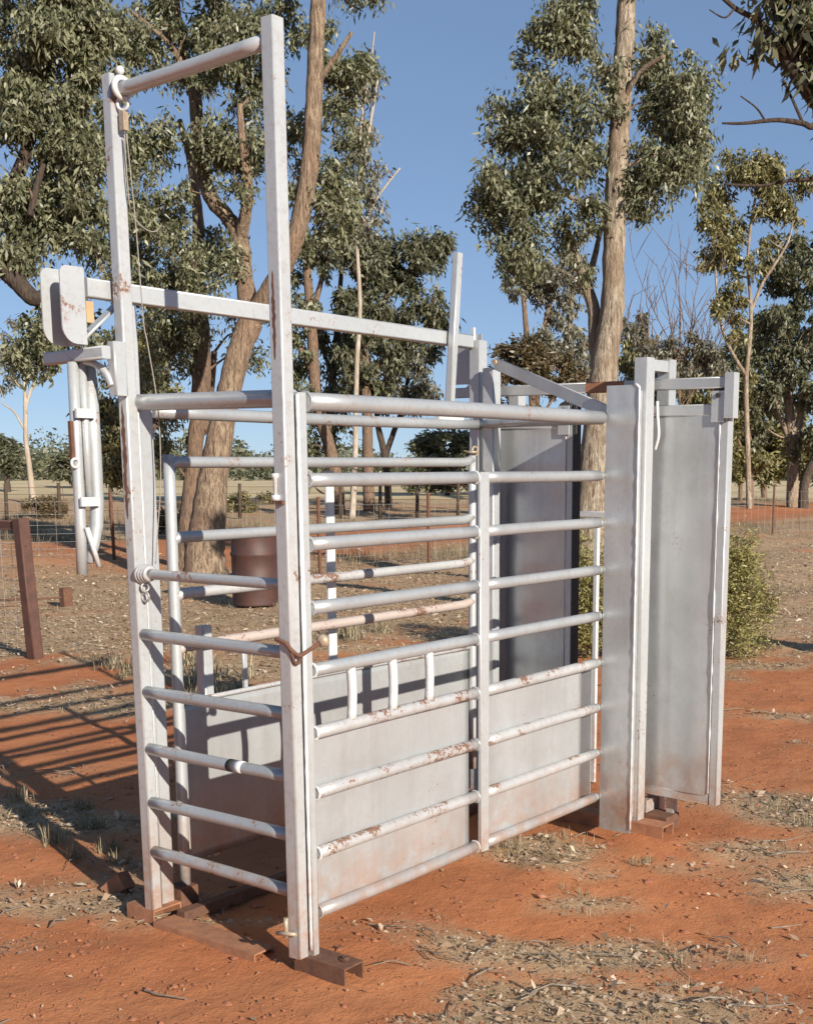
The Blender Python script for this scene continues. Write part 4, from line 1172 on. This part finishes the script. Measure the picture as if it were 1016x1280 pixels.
# dry tufts: blades from a crown
def tufts(name, spots, mat, blades, hmean, seed, label, spreadv=.8, wd=.0035):
    rng = np.random.default_rng(seed)
    Vs = []; ts = []
    for (x0, y0, h, rad) in spots:
        k = max(4, int(blades * rng.uniform(.6, 1.4)))
        a = rng.uniform(0, 2 * PI, k); lean = np.abs(rng.normal(0, spreadv, k)); hh = h * rng.uniform(.5, 1.2, k)
        bx = x0 + rng.normal(0, rad, k); by = y0 + rng.normal(0, rad, k); bz = height(bx, by) - .004
        tip = np.stack([bx + np.cos(a) * np.sin(lean) * hh, by + np.sin(a) * np.sin(lean) * hh, bz + np.cos(np.minimum(lean, 1.45)) * hh], 1)
        b = np.stack([bx, by, bz], 1)
        s = np.stack([-np.sin(a + .6), np.cos(a + .6), 0 * a], 1) * (wd * h / .1)
        mid = b * .5 + tip * .5; mid[:, 2] += hh * .12
        Vs.append(np.stack([b - s * .7, b + s * .7, mid + s, tip, mid - s], 1)); ts.append(np.repeat(rng.random(k), 5))
    V = np.concatenate(Vs).reshape(-1, 3); t = np.concatenate(ts)
    n = len(V) // 5
    F = np.concatenate([np.stack([5 * np.arange(n) + q for q in f], 1) for f in ((0, 1, 2, 4), (4, 2, 3, 3))])
    F4 = np.stack([5 * np.arange(n) + q for q in (0, 1, 2, 4)], 1); F3 = np.stack([5 * np.arange(n) + q for q in (4, 2, 3)], 1)
    me = bpy.data.meshes.new(name)
    me.from_pydata(V.tolist(), [], F4.tolist() + F3.tolist())
    at = me.attributes.new('tint', 'FLOAT', 'POINT'); at.data.foreach_set('value', t.astype(np.float32))
    me.materials.append(M[mat]); o = bpy.data.objects.new(name, me); COL.objects.link(o)
    return tag(o, label, kind='stuff')

x, y, d, rng = scatter(5200, 2.6, 24, .6, 8)
lmv = litter_mask(x, y)
gk = fbm(x * 1.6, y * 1.6, 123, 3)
spots = [(x[i], y[i], rng.uniform(.02, .055) * (1 + .25 * (d[i] > 8) + .8 * (d[i] > 13)), .018) for i in range(len(x)) if rng.random() < lmv[i] * (.9 if gk[i] > .5 else .25)]
tufts('dry_grass', spots, 'straw', 12, .04, 9, 'short dry grass tufts growing through the litter', 1.35, .0022)
# weedy clumps called out in the photograph
W_ = [(262, 850, .28, .12), (240, 830, .25, .1), (285, 875, .22, .1), (235, 880, .2, .08), (70, 1052, .10, .04), (95, 1070, .09, .04), (120, 1035, .1, .04), (140, 1060, .08, .03), (152, 1075, .08, .03), (105, 1010, .09, .03),
      (15, 1000, .1, .05), (30, 1020, .09, .05), (440, 800, .2, .09), (480, 790, .2, .1), (420, 795, .18, .1), (455, 785, .16, .1), (150, 838, .18, .1), (165, 845, .16, .08), (120, 832, .14, .1),
      (625, 1062, .06, .05), (660, 1052, .06, .05), (700, 1048, .05, .05), (800, 1078, .06, .03), (735, 1115, .05, .04), (820, 1180, .05, .05), (850, 1200, .05, .05), (985, 1010, .07, .06), (1000, 1030, .06, .06)]
spots = []
for (px, py, h, rad) in W_:
    g = gp(px, py)
    for _ in range(6): spots.append((g[0] + rgf.gauss(0, rad), g[1] + rgf.gauss(0, rad), h * rgf.uniform(.5, 1.1), rad * .3))
tufts('dead_weeds', spots, 'straw', 16, .2, 10, 'straggly dead weeds growing beside the crush and in its shadow', .75, .0022)
# low scrub beyond the fence
spots = []
rng = np.random.default_rng(77)
for _ in range(900):
    px = rng.uniform(-150, 1200); py = rng.uniform(622, 700)
    g = gp(px, py)
    if road_mask(np.array([g[0]]), np.array([g[1]]))[0] > .3: continue
    if fbm(np.array([g[0] * .25]), np.array([g[1] * .25]), 140, 3)[0] < .5: continue
    spots.append((g[0], g[1], rng.uniform(.10, .28), rng.uniform(.2, .6)))
M['scrub'] = leaf_mat('dead_scrub', (.11, .085, .055), (.30, .235, .14), .8, .1)
tufts('dry_scrub', spots, 'scrub', 110, .4, 11, 'low dead scrub dotted about beyond the mesh fence', 1.2, .0016)

# dark logs and small saltbush beyond the fence
for px, py, r_ in ((290, 640, 1.0), (345, 632, .8), (250, 655, .9), (215, 668, .8), (60, 645, .9)):
    g = gp(px, py); dd = dist(g); u = FPX / dd
    tree('saltbush', {290: 'low green saltbush right of the big gum trunk', 345: 'small saltbush on the paddock edge behind the tall near post', 250: 'dark saltbush directly behind the big gum trunk', 215: 'grey saltbush left of the big gum trunk beyond the fence', 60: 'low dark saltbush under the pale sapling'}[px], dd,
         [[(px, py, 2), (px, py - .2 * u, 1.5), (px, py - .4 * u, 1)]], [(px, py - .3 * u * r_, .8 * u * r_, .32 * u * r_, 16, 110)], 300 + px, 'leaf_olive' if px in (290, 345) else 'leaf_brown', 'bark_brown', .12, 'bush', clump_px=.22 * u, droop=0)

# distant tree line along the horizon: one mass
rng = np.random.default_rng(90)
n = 110000
ang = rng.uniform(-.75, .75, n); dd = rng.uniform(118, 230, n)
hh = fbm(ang * 26 + 3, dd * .03, 400, 4, .55)
top = np.clip(1.1 + (hh - .42) * 11 + (ang < -.25) * .5, .5, 5.2) * (dd / 150)
z = GZ + top * rng.random(n) ** .7
P_ = np.stack([CAM[0] + dd * (FH[0] + RT[0] * ang), CAM[1] + dd * (FH[1] + RT[1] * ang), z], 1)
Vl, tl = leaf_batch(P_, .55, .38, rng, .2)
tag(quads_object('distant_scrub', Vl, np.arange(len(Vl)).reshape(-1, 4), M['leaf_dark'], None, tl), 'hazy line of far-off scrub along the horizon', kind='stuff')
